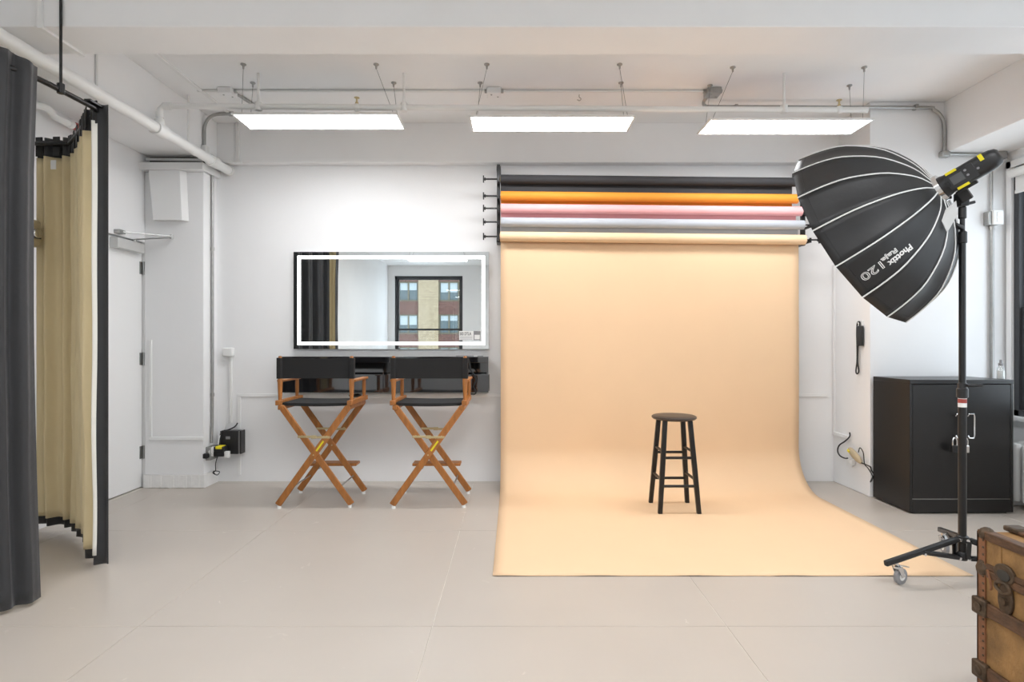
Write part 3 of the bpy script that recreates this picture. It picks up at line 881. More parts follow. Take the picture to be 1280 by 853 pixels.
# ------------------------------------------------------------------ director chairs
def director_chair(label):
    cx, cy = -1.548, 4.70
    t = thing('director_chair', label, 'chair', (cx, cy, 0), 'tall director chairs')
    V = lambda x, y, z: Vector((cx + x, cy + y, z))
    for fy, sg in ((-.215, 1), (.215, -1)):
        for sd in (1, -1):
            oy = -.011 if sd * sg > 0 else .011
            p0, p1 = V(-.283 * sd, fy + oy, .025), V(.262 * sd, fy + oy, .785)
            d_ = (p1 - p0).normalized()
            s_ = d_.cross(Yv).normalized()
            lg = MB().obox((p0 + p1) / 2, d_, Yv, s_, (p1 - p0).length, .020, .050).build('leg', wood_m, t, bevel=.006)
            MB().cyl(V(-.272 * sd, fy + oy, 0), V(-.272 * sd, fy + oy, .02), .017, .014, 12).build('glide', white_m, lg)
            for zz in (.415, .56):
                xx = (-.283 + .545 * (zz - .025) / .76) * sd
                MB().cyl(V(xx, fy + oy - .013, zz), V(xx, fy + oy + .013, zz), .006, n=8).build('bolt', brass_m, lg)
        hb = MB()
        hb.box(cx - .125, cx - .01, cy + fy - .026, cy + fy - .022, .548, .566)
        hb.box(cx + .01, cx + .125, cy + fy - .026, cy + fy - .022, .544, .562)
        hb.box(cx - .02, cx + .02, cy + fy - .028, cy + fy - .020, .542, .568)
        hb.build('spreader_bar', brass_m, t, bevel=.002)
    # plaque
    p0, p1 = V(-.283, -.226, .025), V(.262, -.226, .785)
    d_ = (p1 - p0).normalized()
    s_ = d_.cross(Yv).normalized()
    pc = p0 + d_ * ((p1 - p0).length * .605)
    MB().obox(pc - Yv * .011, d_, Yv, s_, .095, .002, .014).build('plaque', yellow_m, t)
    for sd in (-1, 1):
        MB().cyl(V(.185 * sd, -.205, .155), V(.185 * sd, .205, .155), .006, n=10).build('stretcher_rod', steel_m, t)
        sr = MB().box(cx + sd * .278 - .02, cx + sd * .278 + .02, cy - .245, cy + .245, .800, .838).build('seat_rail', wood_m, t, bevel=.005)
        MB().box(cx + sd * .262 - .018, cx + sd * .262 + .018, cy - .24, cy + .24, .765, .799).build('lower_rail', wood_m, t, bevel=.005)
        MB().lathe(V(.280 * sd, -.19, .836), (0, 0, 1), [(0, .014), (.06, .0165), (.15, .0205), (.175, .017), (.19, .0145), (.335, .0145), (.346, .010)], 14).build('back_post', wood_m, t, smooth=True)
        MB().lathe(V(.283 * sd, .17, .836), (0, 0, 1), [(0, .013), (.08, .016), (.14, .0145), (.15, .012)], 14).build('arm_post', wood_m, t, smooth=True)
        MB().box(cx + sd * .285 - .025, cx + sd * .285 + .025, cy - .185, cy + .215, .978, .998).build('armrest', wood_m, t, bevel=.007)
    # seat canvas
    rows_ = []
    for i in range(9):
        u = i / 8
        zz = .806 - .006 * math.sin(math.pi * u)
        xx = -.262 + .524 * u
        rows_.append([V(xx, -.20, zz), V(xx, -.198, zz + .012), V(xx, .198, zz + .012), V(xx, .20, zz), V(xx, .198, zz - .012), V(xx, -.198, zz - .012)])
    MB().loft(rows_).build('seat', canvas_m, t, smooth=True)
    # back canvas with sleeves round the posts
    b_ = MB()
    prof = []
    for xx in (-.304, -.299, -.290, -.27, -.261, -.25, -.18, -.09, 0, .09, .18, .25, .261, .27, .290, .299, .304):
        bow = .008 * math.cos(math.pi * xx / .608)
        th = .004 if abs(xx) < .262 else (.012 if abs(xx) > .301 else .021)
        prof.append((xx, bow, th))
    rings = [[V(x_, -.19 + bw - th, 1.005), V(x_, -.19 + bw - th, 1.168 - .006 * math.cos(math.pi * x_ / .608)),
              V(x_, -.19 + bw + th, 1.168 - .006 * math.cos(math.pi * x_ / .608)), V(x_, -.19 + bw + th, 1.005)] for x_, bw, th in prof]
    b_.loft(rings).build('backrest', canvas_m, t, smooth=False, bevel=.003)
    # footrest
    MB().box(cx - .205, cx + .205, cy + .215, cy + .34, .232, .255).build('footrest', wood_m, t, bevel=.004)
    MB().box(cx - .14, cx - .12, cy + .237, cy + .33, .20, .232).box(cx + .12, cx + .14, cy + .237, cy + .33, .20, .232).build('footrest_bracket', steel_m, t)
    return t

ch = director_chair('tall wooden director chair with black canvas, nearer the black wall box')
c2 = copy_tree(ch)
c2.location.x = -.660
c2['label'] = 'tall wooden director chair with black canvas, beside the peach paper backdrop'

# ------------------------------------------------------------------ backdrop rolls
RYc = 5.075
specs = [('charcoal paper roll, topmost on the wall rack', 2.728, 2.70, p_black_m, .039, .09, -.115, 2.50),
         ('amber orange paper roll, second from the top of the rack', 2.580, 2.553, p_orange_m, .041, .065, -.113, 2.50),
         ('pink paper roll in the middle of the wall rack', 2.470, 2.443, p_pink_m, .041, .065, -.112, 2.535),
         ('light grey paper roll just above the peach roll', 2.350, 2.323, p_grey_m, .041, .07, -.113, 2.552),
         ('peach paper roll with the long sweep running over the floor', 2.222, 2.192, paper_m, .0435, 0, -.118, 2.565)]
for k, (lab, zl, zr, m_, r_, tail, xa, xb) in enumerate(specs):
    t = thing('paper_roll', lab, 'paper roll', (1.2, RYc, zl), 'seamless paper rolls on the wall rack')
    MB().cyl((xa, RYc, zl), (xb, RYc, zr), r_, n=28).build('roll', m_, t, smooth=True)
    MB().cyl((xa - .004, RYc, zl), (xb + .004, RYc, zr), .026, n=16).build('core_tube', beige_m, t)
    if tail:
        b_ = MB()
        rows_ = [[Vector((xa + (xb - .03 - xa) * i / 30, RYc + r_ * .9, (zl + (zr - zl) * i / 30) - v - (.004 * math.sin(i * .9) if v else 0))) for i in range(31)] for v in (0, .03, .03 + tail * .9)]
        b_.loft(rows_, cap=False, closed=False).build('loose_end', m_, t, solid=.001)
    else:
        prof = [(RYc + .042, zl - .01)] + [(RYc + .042, 2.1 - i * .2) for i in range(9)]
        cyy, czz, rr = RYc + .042 - .36, .363, .36
        for i in range(17):
            a_ = math.pi / 2 * i / 16
            prof.append((cyy + rr * math.cos(a_), czz - rr * math.sin(a_)))
        nfl = 22
        for i in range(1, nfl + 1):
            prof.append((cyy + (3.17 - cyy) * i / nfl, .003))
        rows_ = []
        for pi_, (py_, pz_) in enumerate(prof):
            row = []
            for i in range(41):
                u = i / 40
                xx = -.115 + 2.648 * u
                zz = pz_
                if pi_ < 10:
                    zz += (zr - zl) * u if pi_ == 0 else 0
                    yo = .004 * math.sin(u * 9 + pz_ * 2.0)
                else:
                    yo = 0
                if pi_ >= len(prof) - 2:
                    zz += .0035 * max(0, math.sin(u * 31 + 1)) * (1 if pi_ == len(prof) - 1 else .4)
                row.append(Vector((xx, py_ + yo, zz)))
            rows_.append(row)
        MB().loft(rows_, cap=False, closed=False).build('paper_sweep', paper_m, t, smooth=True, solid=.0012, autos=80)

for sd, lab in ((-1, 'black steel bracket holding the roll ends beside the mirror'), (1, 'black steel bracket holding the roll ends behind the softbox')):
    bx0 = -.150 if sd < 0 else 2.585
    t = thing('roll_bracket', lab, 'bracket', (bx0, 5.3, 2.19), 'roll rack brackets')
    dz = 0 if sd < 0 else -.028
    MB().box(bx0, bx0 + .030, 5.16, 5.20, 2.185 + dz, 2.885 + dz).build('upright', blackmetal_m, t, bevel=.003)
    for zz in (2.86, 2.21):
        MB().box(bx0 - .004, bx0 + .034, 5.20, YB, zz - .02 + dz, zz + .02 + dz).build('standoff', blackmetal_m, t)
    for lab_, zl, zr, m_, r_, tail, xa, xb in specs:
        zc = zl if sd < 0 else zr
        MB().box(bx0 + .008, bx0 + .022, RYc - .03, 5.17, zc - .028, zc - .008).box(bx0 + .008, bx0 + .022, RYc - .035, RYc - .022, zc - .03, zc + .012).build('hook', blackmetal_m, t)
        s0 = bx0 + (.02 if sd < 0 else .0)
        tip = s0 + sd * .135 if sd < 0 else s0 + .11
        xk = xa if sd < 0 else xb
        ex = MB()
        ex.cyl((xk - sd * .02, RYc, zc), (tip, RYc, zc), .0075, n=10)
        ex.lathe((tip - sd * .022, RYc, zc), (sd, 0, 0), [(0, .008), (.010, .017), (.016, .010), (.020, .010)], 12)
        ex.box(tip - .005, tip + .005, RYc - .010, RYc + .010, zc - .030, zc + .030)
        ex.build('expander_plug', blackmetal_m, t)

# ------------------------------------------------------------------ stool
st = thing('bar_stool', 'black round seat wooden stool standing on the peach paper', 'stool', (1.245, 4.47, 0.004))
sx, sy = 1.245, 4.47
MB().lathe((sx, sy, .692), (0, 0, 1), [(0, .145), (.004, .160), (.014, .170), (.024, .169), (.031, .158), (.033, .10), (.033, .001)], 32).build('seat', stooltop_m, st, smooth=True)
ft = {}
for ix in (-1, 1):
    for iy in (-1, 1):
        p0 = Vector((sx + ix * .146, sy + iy * .148, .0045))
        p1 = Vector((sx + ix * .095, sy + iy * .095, .693))
        ft[(ix, iy)] = (p0, p1)
        rings = []
        for p, r_ in ((p0, .0165), (p0.lerp(p1, .5), .0185), (p1, .0175)):
            rings.append([p + Vector((cx2 * r_, cy2 * r_, 0)) for cx2, cy2 in ((-1, -.7), (-.7, -1), (.7, -1), (1, -.7), (1, .7), (.7, 1), (-.7, 1), (-1, .7))])
        MB().loft(rings).build('leg', stool_m, st, bevel=.002)
def onleg(k, z):
    p0, p1 = ft[k]
    return p0.lerp(p1, (z - p0.z) / (p1.z - p0.z))
for iy in (-1, 1):
    for z in (.205, .415):
        MB().cyl(onleg((-1, iy), z), onleg((1, iy), z), .0105, n=12).build('rung', stool_m, st, smooth=True)
for ix in (-1, 1):
    for z in (.25, .46):
        MB().cyl(onleg((ix, -1), z), onleg((ix, 1), z), .0105, n=12).build('rung', stool_m, st, smooth=True)

# ------------------------------------------------------------------ light stand
SX, SY = 2.454, 3.15
ls = thing('light_stand', 'black wheeled light stand carrying the softbox', 'light stand', (SX, SY, 0))
MB().cyl((SX, SY, .10), (SX, SY, 1.00), .0195, n=18).build('lower_tube', blackmetal_m, ls, smooth=True)
MB().cyl((SX, SY, 1.0), (SX, SY, 1.88), .0165, n=18).build('upper_tube', blackmetal_m, ls, smooth=True)
MB().lathe((SX, SY, .985), (0, 0, 1), [(0, .022), (.004, .027), (.05, .027), (.055, .022), (.08, .0215), (.083, .018)], 18).build('collar', blackplastic_m, ls, smooth=True)
MB().bar((SX, SY - .03, 1.055), (SX + .07, SY - .05, 1.058), .022, .016).build('collar_knob', blackplastic_m, ls, bevel=.005)
lbl = MB().lathe((SX, SY, .935), (0, 0, 1), [(0, .0198), (.0005, .0203), (.048, .0203), (.0485, .0198)], 18).build('paper_label', white_m, ls)
MB().lathe((SX, SY, .958), (0, 0, 1), [(0, .0203), (.0005, .0206), (.022, .0206), (.0225, .0203)], 18).build('red_band', red_m, lbl)
MB().lathe((SX, SY, 1.83), (0, 0, 1), [(0, .017), (.003, .022), (.06, .022), (.065, .018), (.07, .012), (.14, .012), (.142, .016), (.16, .016)], 16).build('top_collar', blackplastic_m, ls, smooth=True)
MB().bar((SX - .015, SY - .02, 1.91), (SX - .08, SY - .045, 1.925), .03, .018).build('lock_lever', blackplastic_m, ls, bevel=.006)
hub = MB()
hub.lathe((SX, SY, .10), (0, 0, 1), [(0, .022), (.01, .028), (.035, .028), (.045, .022)], 16)
hub.lathe((SX, SY, .195), (0, 0, 1), [(0, .024), (.006, .030), (.034, .030), (.04, .022)], 16)
hub.build('leg_hub', blackmetal_m, ls, smooth=True)
for ang in (192, 65, 312):
    d_ = Vector((math.cos(R(ang)), math.sin(R(ang)), 0))
    top = Vector((SX, SY, .215)) + d_ * .03
    tip = Vector((SX, SY, .118)) + d_ * .50
    s_ = d_.cross(Z)
    lg = MB().bar(top, tip, .024, .030).build('leg', blackmetal_m, ls, bevel=.006)
    MB().bar(Vector((SX, SY, .115)) + d_ * .03, top.lerp(tip, .5) - Z * .004, .034, .022).build('strut', blackmetal_m, ls, bevel=.004)
    MB().bar(Vector((SX, SY, .115)) + d_ * .03 + s_ * .02, Vector((SX, SY, .21)) + d_ * .035 + s_ * .02, .006, .02).build('link', blackmetal_m, ls)
    bt = MB()
    for p_ in (top, top.lerp(tip, .5) - Z * .012, Vector((SX, SY, .115)) + d_ * .035):
        bt.cyl(p_ - s_ * .022, p_ + s_ * .022, .008, n=10)
    bt.build('bolt', chrome_m, ls)
    cp = top.lerp(tip, .84)
    cx_, cy_ = cp.x, cp.y
    wdir = Vector((math.cos(R(ang + 190)), math.sin(R(ang + 190)), 0))
    wn = wdir.cross(Z)
    wc = Vector((cx_, cy_, .0425)) + wdir * .026
    fork = MB()
    fork.cyl((cx_, cy_, .095), (cx_, cy_, cp.z), .008, n=10)
    fork.lathe((cx_, cy_, .088), (0, 0, 1), [(0, .018), (.012, .020), (.016, .012)], 14)
    for k in (-1, 1):
        fork.add([Vector((cx_, cy_, .098)) + wn * (.016 * k) - wdir * .016, Vector((cx_, cy_, .098)) + wn * (.016 * k) + wdir * .018,
                  wc + wn * (.016 * k) + wdir * .012, wc + wn * (.016 * k) - wdir * .012 - Z * .004,
                  Vector((cx_, cy_, .098)) + wn * (.0185 * k) - wdir * .016, Vector((cx_, cy_, .098)) + wn * (.0185 * k) + wdir * .018,
                  wc + wn * (.0185 * k) + wdir * .012, wc + wn * (.0185 * k) - wdir * .012 - Z * .004],
                 [(0, 1, 2, 3), (4, 7, 6, 5), (0, 4, 5, 1), (1, 5, 6, 2), (2, 6, 7, 3), (3, 7, 4, 0)])
    fk = fork.build('caster', chrome_m, ls)
    MB().lathe(wc - wn * .012, wn, [(0, .034), (.003, .0425), (.021, .0425), (.024, .034)], 22).build('wheel', grey_m, fk, smooth=True)
    MB().lathe(wc - wn * .0135, wn, [(0, .014), (.002, .024), (.025, .024), (.027, .014)], 16).build('wheel_hub', white_m, fk)
    MB().bar(Vector((cx_, cy_, .104)) + wdir * .01, Vector((cx_, cy_, .084)) + wdir * .082, .02, .005).build('brake_pedal', chrome_m, fk)

# ------------------------------------------------------------------ softbox
H = Vector((2.311, 3.131, 2.12))
ax = Vector((-.54617, .72183, -.42503)).normalized()
u_ = ax.cross(Z).normalized()
v_ = u_.cross(ax)
RR, LL, T0, R0 = .577, .46, -.325, .070
sbx = thing('octagonal_softbox', 'large black deep softbox with white piped ribs and white lettering', 'softbox', H)

PS = [0, .03, .1, .2, .35, .55, .8, 1.0]
PF = [0, .19, .37, .545, .705, .855, .95, 1.0]
_sl = [(PF[i + 1] - PF[i]) / (PS[i + 1] - PS[i]) for i in range(7)]
_tn = [_sl[0]] + [2 * _sl[i] * _sl[i + 1] / (_sl[i] + _sl[i + 1]) for i in range(6)] + [_sl[6]]


def prof_r(s):
    i = 0
    while i < 6 and PS[i + 1] < s:
        i += 1
    h = PS[i + 1] - PS[i]
    t = (s - PS[i]) / h
    f = (2 * t ** 3 - 3 * t * t + 1) * PF[i] + (t ** 3 - 2 * t * t + t) * h * _tn[i] + (-2 * t ** 3 + 3 * t * t) * PF[i + 1] + (t ** 3 - t * t) * h * _tn[i + 1]
    return R0 + (RR - R0) * f

def rimdir(k):
    t = T0 + k * math.pi / 8
    return u_ * math.cos(t) + v_ * math.sin(t)

def skin(s, k, w, out=0.0):
    """s 0..1 hub to rim, between rib k and k+1, w 0..1"""
    r = prof_r(s)
    a_ = rimdir(k) * r
    b_ = rimdir(k + 1) * r
    sag = -.014 * math.sin(math.pi * w) * math.sin(math.pi * min(1, s * 1.05)) if s < .95 else 0
    d_ = a_.lerp(b_, w)
    return H + ax * (LL * s) + d_ + d_.normalized() * (out + sag)

SS = [0, .004, .012, .025, .045, .07, .10, .14, .19, .25, .32, .4, .48, .56, .64, .72, .80, .87, .92, 1.0]
for k in range(16):
    rows_ = [[skin(s, k, j / 6) for j in range(7)] for s in SS]
    MB().loft(rows_, cap=False, closed=False).build('fabric_panel', soft_m, sbx, smooth=True, solid=.002, autos=80)
    rows_ = [[skin(s, k, j / 2, -.012) for j in range(3)] for s in SS[3:]]
    MB().loft(rows_, cap=False, closed=False).build('silver_lining', silver_m, sbx, smooth=True)
    pts = [H + ax * (LL * s) + rimdir(k) * (prof_r(s) + .002) for s in SS]
    MB().tube(pts, .0042, 8).build('rib_piping', pipingw_m, sbx, smooth=True)
    MB().tube([skin(.91, k, j / 4, .001) for j in range(5)], .0016, 5).build('edge_seam', black_m, sbx)
C = H + ax * LL
dm = MB()
vs_ = [C - ax * .05 + rimdir(k) * (RR * .93) for k in range(16)] + [C - ax * .07]
dm.add(vs_, [(k, (k + 1) % 16, 16) for k in range(16)]).build('front_diffuser', diff_m, sbx, smooth=True)
MB().lathe(H - ax * .025, ax, [(0, .055), (.002, .076), (.026, .078), (.03, .06)], 24).build('speed_ring', chrome_m, sbx, smooth=True)
# lettering on the panel between ribs 10 and 11
KP = 10
arc = [0.0]
NS = 200
for i in range(NS):
    arc.append(arc[-1] + (skin((i + 1) / NS, KP, .5) - skin(i / NS, KP, .5)).length)
def arc_to_s(l):
    l = max(0, min(arc[-1] - 1e-6, l))
    i = 0
    lo, hi = 0, NS
    while hi - lo > 1:
        md = (lo + hi) // 2
        if arc[md] <= l:
            lo = md
        else:
            hi = md
    return (lo + (l - arc[lo]) / (arc[lo + 1] - arc[lo])) / NS
def letter(body, size, lc, yc_, width, outline=0.0, off=0.0):
    tv, tf = text_mesh(body, size, offset=off, outline=outline)
    a0, a1 = min(p.x for p in tv), max(p.x for p in tv)
    b0, b1 = min(p.y for p in tv), max(p.y for p in tv)
    o_ = []
    for p in tv:
        s = arc_to_s(lc + (p.x - (a0 + a1) / 2) * width / (a1 - a0))
        w = .5 + (yc_ + p.y - (b0 + b1) / 2) / (prof_r(s) * .39)
        o_.append(skin(s, KP, w, .004 + p.z * .3))
    MB().add(o_, tf).build('lettering', pipingw_m, sbx)
letter('Phottix', .042, .462, .043, .141, off=.0014)
letter('Raja', .034, .503, .002, .088, outline=.0011)
letter('120', .060, .611, .022, .117, outline=.0014)
# hanging tag by the hub
tp = [at(1182, 262, 3.02), at(1195, 251, 3.02), at(1197, 268, 3.01), at(1184, 291, 3.0), at(1177, 276, 3.0)]
b_ = MB()
b_.add(tp, [(0, 1, 2, 3, 4)])
b_.build('hang_tag', mat('pale_grey_tag', (196, 196, 194), .6), sbx, solid=.003)

# ------------------------------------------------------------------ flash head
bk = -ax
cd = (Vector((0, 0, EYE)) - H).normalized()
nn = (cd - bk * cd.dot(bk)).normalized()
mm = bk.cross(nn)
if mm.z < 0:
    mm = -mm
fh = thing('flash_head', 'black studio flash head with a screen and yellow accents', 'flash', H + bk * .02)
def rrect(c, w, h, r, n=4):
    out = []
    for (sx_, sy_, a0) in ((1, 1, 0), (-1, 1, 90), (-1, -1, 180), (1, -1, 270)):
        for i in range(n + 1):
            a_ = R(a0 + 90 * i / n)
            out.append(c + mm * (sx_ * (w / 2 - r) + r * math.cos(a_)) + nn * (sy_ * (h / 2 - r) + r * math.sin(a_)))
    return out
B0 = H + bk * .004
FL = .285
rings = [rrect(B0 + bk * t, w, h, r) for t, w, h, r in ((0, .118, .118, .055), (.03, .118, .118, .055), (.045, .108, .112, .04), (.06, .108, .112, .035), (FL - .06, .108, .108, .035), (FL - .03, .100, .100, .035), (FL - .008, .082, .082, .03), (FL, .06, .06, .025))]
MB().loft(rings).build('body', blackplastic_m, fh, smooth=True, autos=50)
def plate(name, t, m0, w, h, m_, lift=.0565, th=.004):
    return MB().obox(B0 + bk * t + mm * m0 + nn * lift, bk, mm, nn, w, h, th).build(name, m_, fh, bevel=.0012)
plate('control_panel', .115, 0, .13, .078, mat('satin_black_panel', (44, 44, 46), .4))
plate('screen', .098, .003, .058, .046, screen_m, .0585)
plate('accent', .088, .049, .05, .014, yellow_m, .050, .016)
plate('accent', .100, -.047, .055, .014, yellow_m, .052, .012)
plate('accent', .222, .036, .018, .034, yellow_m, .052, .012)
for t_, m0 in ((.142, .02), (.142, -.008), (.190, -.004)):
    MB().cyl(B0 + bk * t_ + mm * m0 + nn * .056, B0 + bk * t_ + mm * m0 + nn * .062, .006, n=10).build('button', grey_m, fh)
plate('dial', .05, .0, .02, .026, black_m, .060, .01)
plate('logo_line', .155, -.03, .03, .004, white_m, .0555, .003)
MB().obox(B0 + bk * .105 - mm * .062, bk, mm, nn, .09, .018, .04).build('base_rail', blackplastic_m, fh, bevel=.004)
yk = MB()
top_ = Vector((SX, SY, 2.055))
yk.obox(top_ + Vector((-.005, 0, .015)), X, Yv, Z, .05, .055, .075)
yk.cyl((SX, SY, 1.965), (SX, SY, 2.03), .019, n=14)
yk.obox((top_ + B0 + bk * .10 - mm * .06) / 2, bk, nn, mm, .05, .045, .07)
yk.build('tilt_bracket', blackplastic_m, fh, bevel=.005)
MB().cyl(top_ + Vector((-.005, -.045, .03)), top_ + Vector((-.005, -.028, .03)), .015, n=14).build('tilt_bolt', white_m, fh)
MB().bar(top_ + Vector((.02, -.01, -.01)), top_ + Vector((.06, -.01, .0)), .016, .016).build('tilt_lever', blackplastic_m, fh, bevel=.004)

# ------------------------------------------------------------------ items on the right column side (plane x = 2.963)
CXF = 2.963
def side(px, py, off=0.0):
    Y = (CXF - off) * 720 / (px - 642)
    return at(px, py, Y)
rm = thing('hanging_remote', 'black remote on a wrist strap hung on the column', 'remote', side(1074, 420, .02))
a = side(1074.5, 420, .02)
MB().box(CXF - .03, CXF - .008, a.y - .042, a.y + .034, a.z - .085, a.z + .085).build('remote', blackplastic_m, rm, bevel=.006)
MB().tube([a + Vector((0, .0, .07)), a + Vector((-.005, -.01, .115)), a + Vector((.0, .03, .11)), a + Vector((.0, .04, .03)), a + Vector((0, .035, -.12)), a + Vector((-.004, .03, -.22)), a + Vector((-.004, .045, -.30)), a + Vector((-.004, .03, -.325)), a + Vector((-.004, .005, -.30)), a + Vector((-.004, .022, -.22)), a + Vector((-.002, .02, -.08))], .006, 8, smooth=5).build('strap', black_m, rm, smooth=True)
MB().box(CXF - .012, CXF, a.y - .02, a.y + .02, a.z + .08, a.z + .13).tube([(CXF - .008, a.y, a.z + .10), (CXF - .03, a.y, a.z + .095), (CXF - .035, a.y, a.z + .115)], .004, 6).build('adhesive_hook', white_m, rm)

rw2 = thing('corner_raceway', 'white cable raceway down the corner of the right column', 'raceway', (CXF - .01, 5.3, .5))
za = side(1044, 540, .01).z
MB().box(CXF - .014, CXF, 5.30, 5.335, .45, 2.0).build('riser', trim_m, rw2, bevel=.002)
yb_ = side(1061, 540, .012).y
MB().box(CXF - .016, CXF, yb_, 5.33, .435, .465).build('run', trim_m, rw2, bevel=.002)
ow = thing('wall_outlet', 'white outlet plate low on the side of the right column', 'outlet', side(1061, 575, .01))
a = side(1061, 574, .01)
MB().box(CXF - .008, CXF, a.y - .045, a.y + .045, a.z - .06, a.z + .06).build('plate', white_m, ow, bevel=.003)
MB().box(CXF - .011, CXF - .006, a.y - .018, a.y + .018, a.z - .04, a.z - .005).build('socket', white_m, ow, bevel=.003)
tag(MB().tube([side(1062, 541, .02), side(1062, 546, .025), side(1056, 552, .025), side(1049, 557, .025), side(1047, 564, .025), side(1050, 570, .03), side(1056, 573, .035), side(1060, 573, .02)], .006, 8, smooth=5).build('power_cable', black_m, smooth=True),
    'black cord looping from the corner raceway to the wall outlet', 'cable')
ad = thing('power_adapter', 'beige power adapter with a yellow tab leaning at the wall outlet', 'adapter', side(1069, 571, .04))
a, c = side(1061, 561, .04), side(1077, 579, .045)
rings = []
dv = (c - a)
for t_, r_ in ((0, .012), (.12, .028), (.4, .034), (.75, .03), (.95, .018), (1, .008)):
    p_ = a + dv * t_
    e1 = dv.normalized().cross(X).normalized()
    rings.append([p_ + e1 * (r_ * math.cos(2 * math.pi * j / 14)) + X * (r_ * .7 * math.sin(2 * math.pi * j / 14)) for j in range(14)])
MB().loft(rings).build('body', tanplastic_m, ad, smooth=True, autos=80)
MB().obox(a + dv * .2 + Vector((-.026, 0, .004)), dv.normalized(), dv.normalized().cross(X).normalized(), X, .03, .02, .006).build('yellow_tab', yellow_m, ad)
p_ = side(1064, 578, .03)
MB().box(CXF - .045, CXF - .011, p_.y - .03, p_.y + .02, p_.z - .02, p_.z + .025).build('plug', white_m, ad, bevel=.004)
tag(MB().tube([c, side(1082, 581, .04), side(1088, 584, .06), at(1089, 588, 4.74), at(1092, 592, 4.772), at(1098, 600, 4.778)], .0055, 8, smooth=5).build('power_cable', black_m, smooth=True), 'black cord trailing from the beige adapter behind the cabinet', 'cable')
tag(MB().tube([side(1073, 566, .04), side(1075, 560, .03), side(1079, 566, .03), side(1080, 575, .03), side(1081, 581, .035), at(1086, 587, 4.72), at(1091, 597, 4.72), at(1088, 603, 4.71), at(1090, 598, 4.74), at(1096, 592, 4.777)], .004, 8, smooth=5).build('thin_cable', black_m, smooth=True), 'thin black cord looped above the beige adapter', 'cable')

# ------------------------------------------------------------------ cabinet
KX0, KX1, KY0, KY1, KH = 2.974, 3.752, 4.32, 4.765, 1.008
kb = thing('steel_cabinet', 'low black two door steel cabinet by the window', 'cabinet', (3.36, 4.54, 0))
cbx = MB()
cbx.box(KX0, KX0 + .02, KY0 + .004, KY1, .012, KH - .03)
cbx.box(KX1 - .02, KX1, KY0 + .004, KY1, .012, KH - .03)
cbx.box(KX0 + .02, KX1 - .02, KY1 - .01, KY1, .012, KH - .03)
cbx.box(KX0 + .02, KX1 - .02, KY0 + .03, KY1 - .01, .012, .11)
cbx.build('carcass', cab_m, kb, bevel=.002)
MB().box(KX0, KX1, KY0, KY1, KH - .032, KH).build('top', cab_m, kb, bevel=.003)
MB().box(KX0 + .02, KX1 - .02, KY0 + .004, KY0 + .03, .012, .108).build('plinth', cab_m, kb, bevel=.002)
MB().box(KX0 + .021, KX1 - .021, KY0 + .006, KY0 + .012, .109, .113).build('base_strip', steel_m, kb)  # thin steel strip between plinth and doors
KM = (KX0 + KX1) / 2
for sd in (-1, 1):
    x0, x1 = (KX0 + .022, KM - .0015) if sd < 0 else (KM + .0015, KX1 - .022)
    dr_ = MB().box(x0, x1, KY0 + .004, KY0 + .024, .115, KH - .036).build('door', cab_m, kb, bevel=.003)
    hx_ = KM + sd * .045
    MB().tube([(hx_ - .022, KY0 + .006, .74), (hx_ - .022, KY0 - .03, .74), (hx_ - .018, KY0 - .032, .755), (hx_ + .018, KY0 - .032, .755), (hx_ + .022, KY0 - .032, .735), (hx_ + .022, KY0 - .032, .60), (hx_ + .016, KY0 - .032, .575), (hx_ - .016, KY0 - .032, .575), (hx_ - .022, KY0 - .03, .59), (hx_ - .022, KY0 + .006, .59)], .0065, 8).build('handle', chrome_m, dr_, smooth=True)
MB().box(KX0 + .03, KX1 - .03, KY0 + .03, KY1 - .02, 0, .012).build('foot_skid', black_m, kb)
for px, m_, lab in ((1193.5, black_m, 'black padlock hanging on the cabinet handle'), (1207, chrome_m, 'silver padlock hanging on the cabinet handle')):
    a = at(px, 560, KY0 - .05)
    pk = thing('padlock', lab, 'padlock', a)
    MB().box(a.x - .024, a.x + .024, a.y - .01, a.y + .012, a.z - .038, a.z + .018).build('body', m_, pk, bevel=.005)
    MB().tube([(a.x - .015, a.y, a.z + .015), (a.x - .015, a.y, a.z + .055), (a.x, a.y, a.z + .075), (a.x + .015, a.y, a.z + .055), (a.x + .015, a.y, a.z + .015)], .0045, 8, smooth=4).build('shackle', chrome_m, pk, smooth=True)
# bottle on the cabinet
bo = thing('spray_bottle', 'small clear bottle with a grey pump on the black cabinet', 'bottle', (3.72, 4.58, KH))
bxx = (1251 - 642) * 4.4 / 720
bo.location = (bxx, 4.4, KH)
ORG[bo.name] = Vector((bxx, 4.4, KH))
MB().lathe((bxx, 4.4, KH), (0, 0, 1), [(0, .022), (.004, .025), (.085, .025), (.10, .014), (.104, .013)], 18).build('bottle', bottle_m, bo, smooth=True)
MB().lathe((bxx, 4.4, KH + .004), (0, 0, 1), [(0, .0235), (.06, .0235)], 18).build('liquid', white_m, bo, smooth=True)
MB().lathe((bxx, 4.4, KH + .102), (0, 0, 1), [(0, .016), (.018, .016), (.022, .010), (.045, .008), (.047, .002)], 14).build('pump', grey_m, bo, smooth=True)

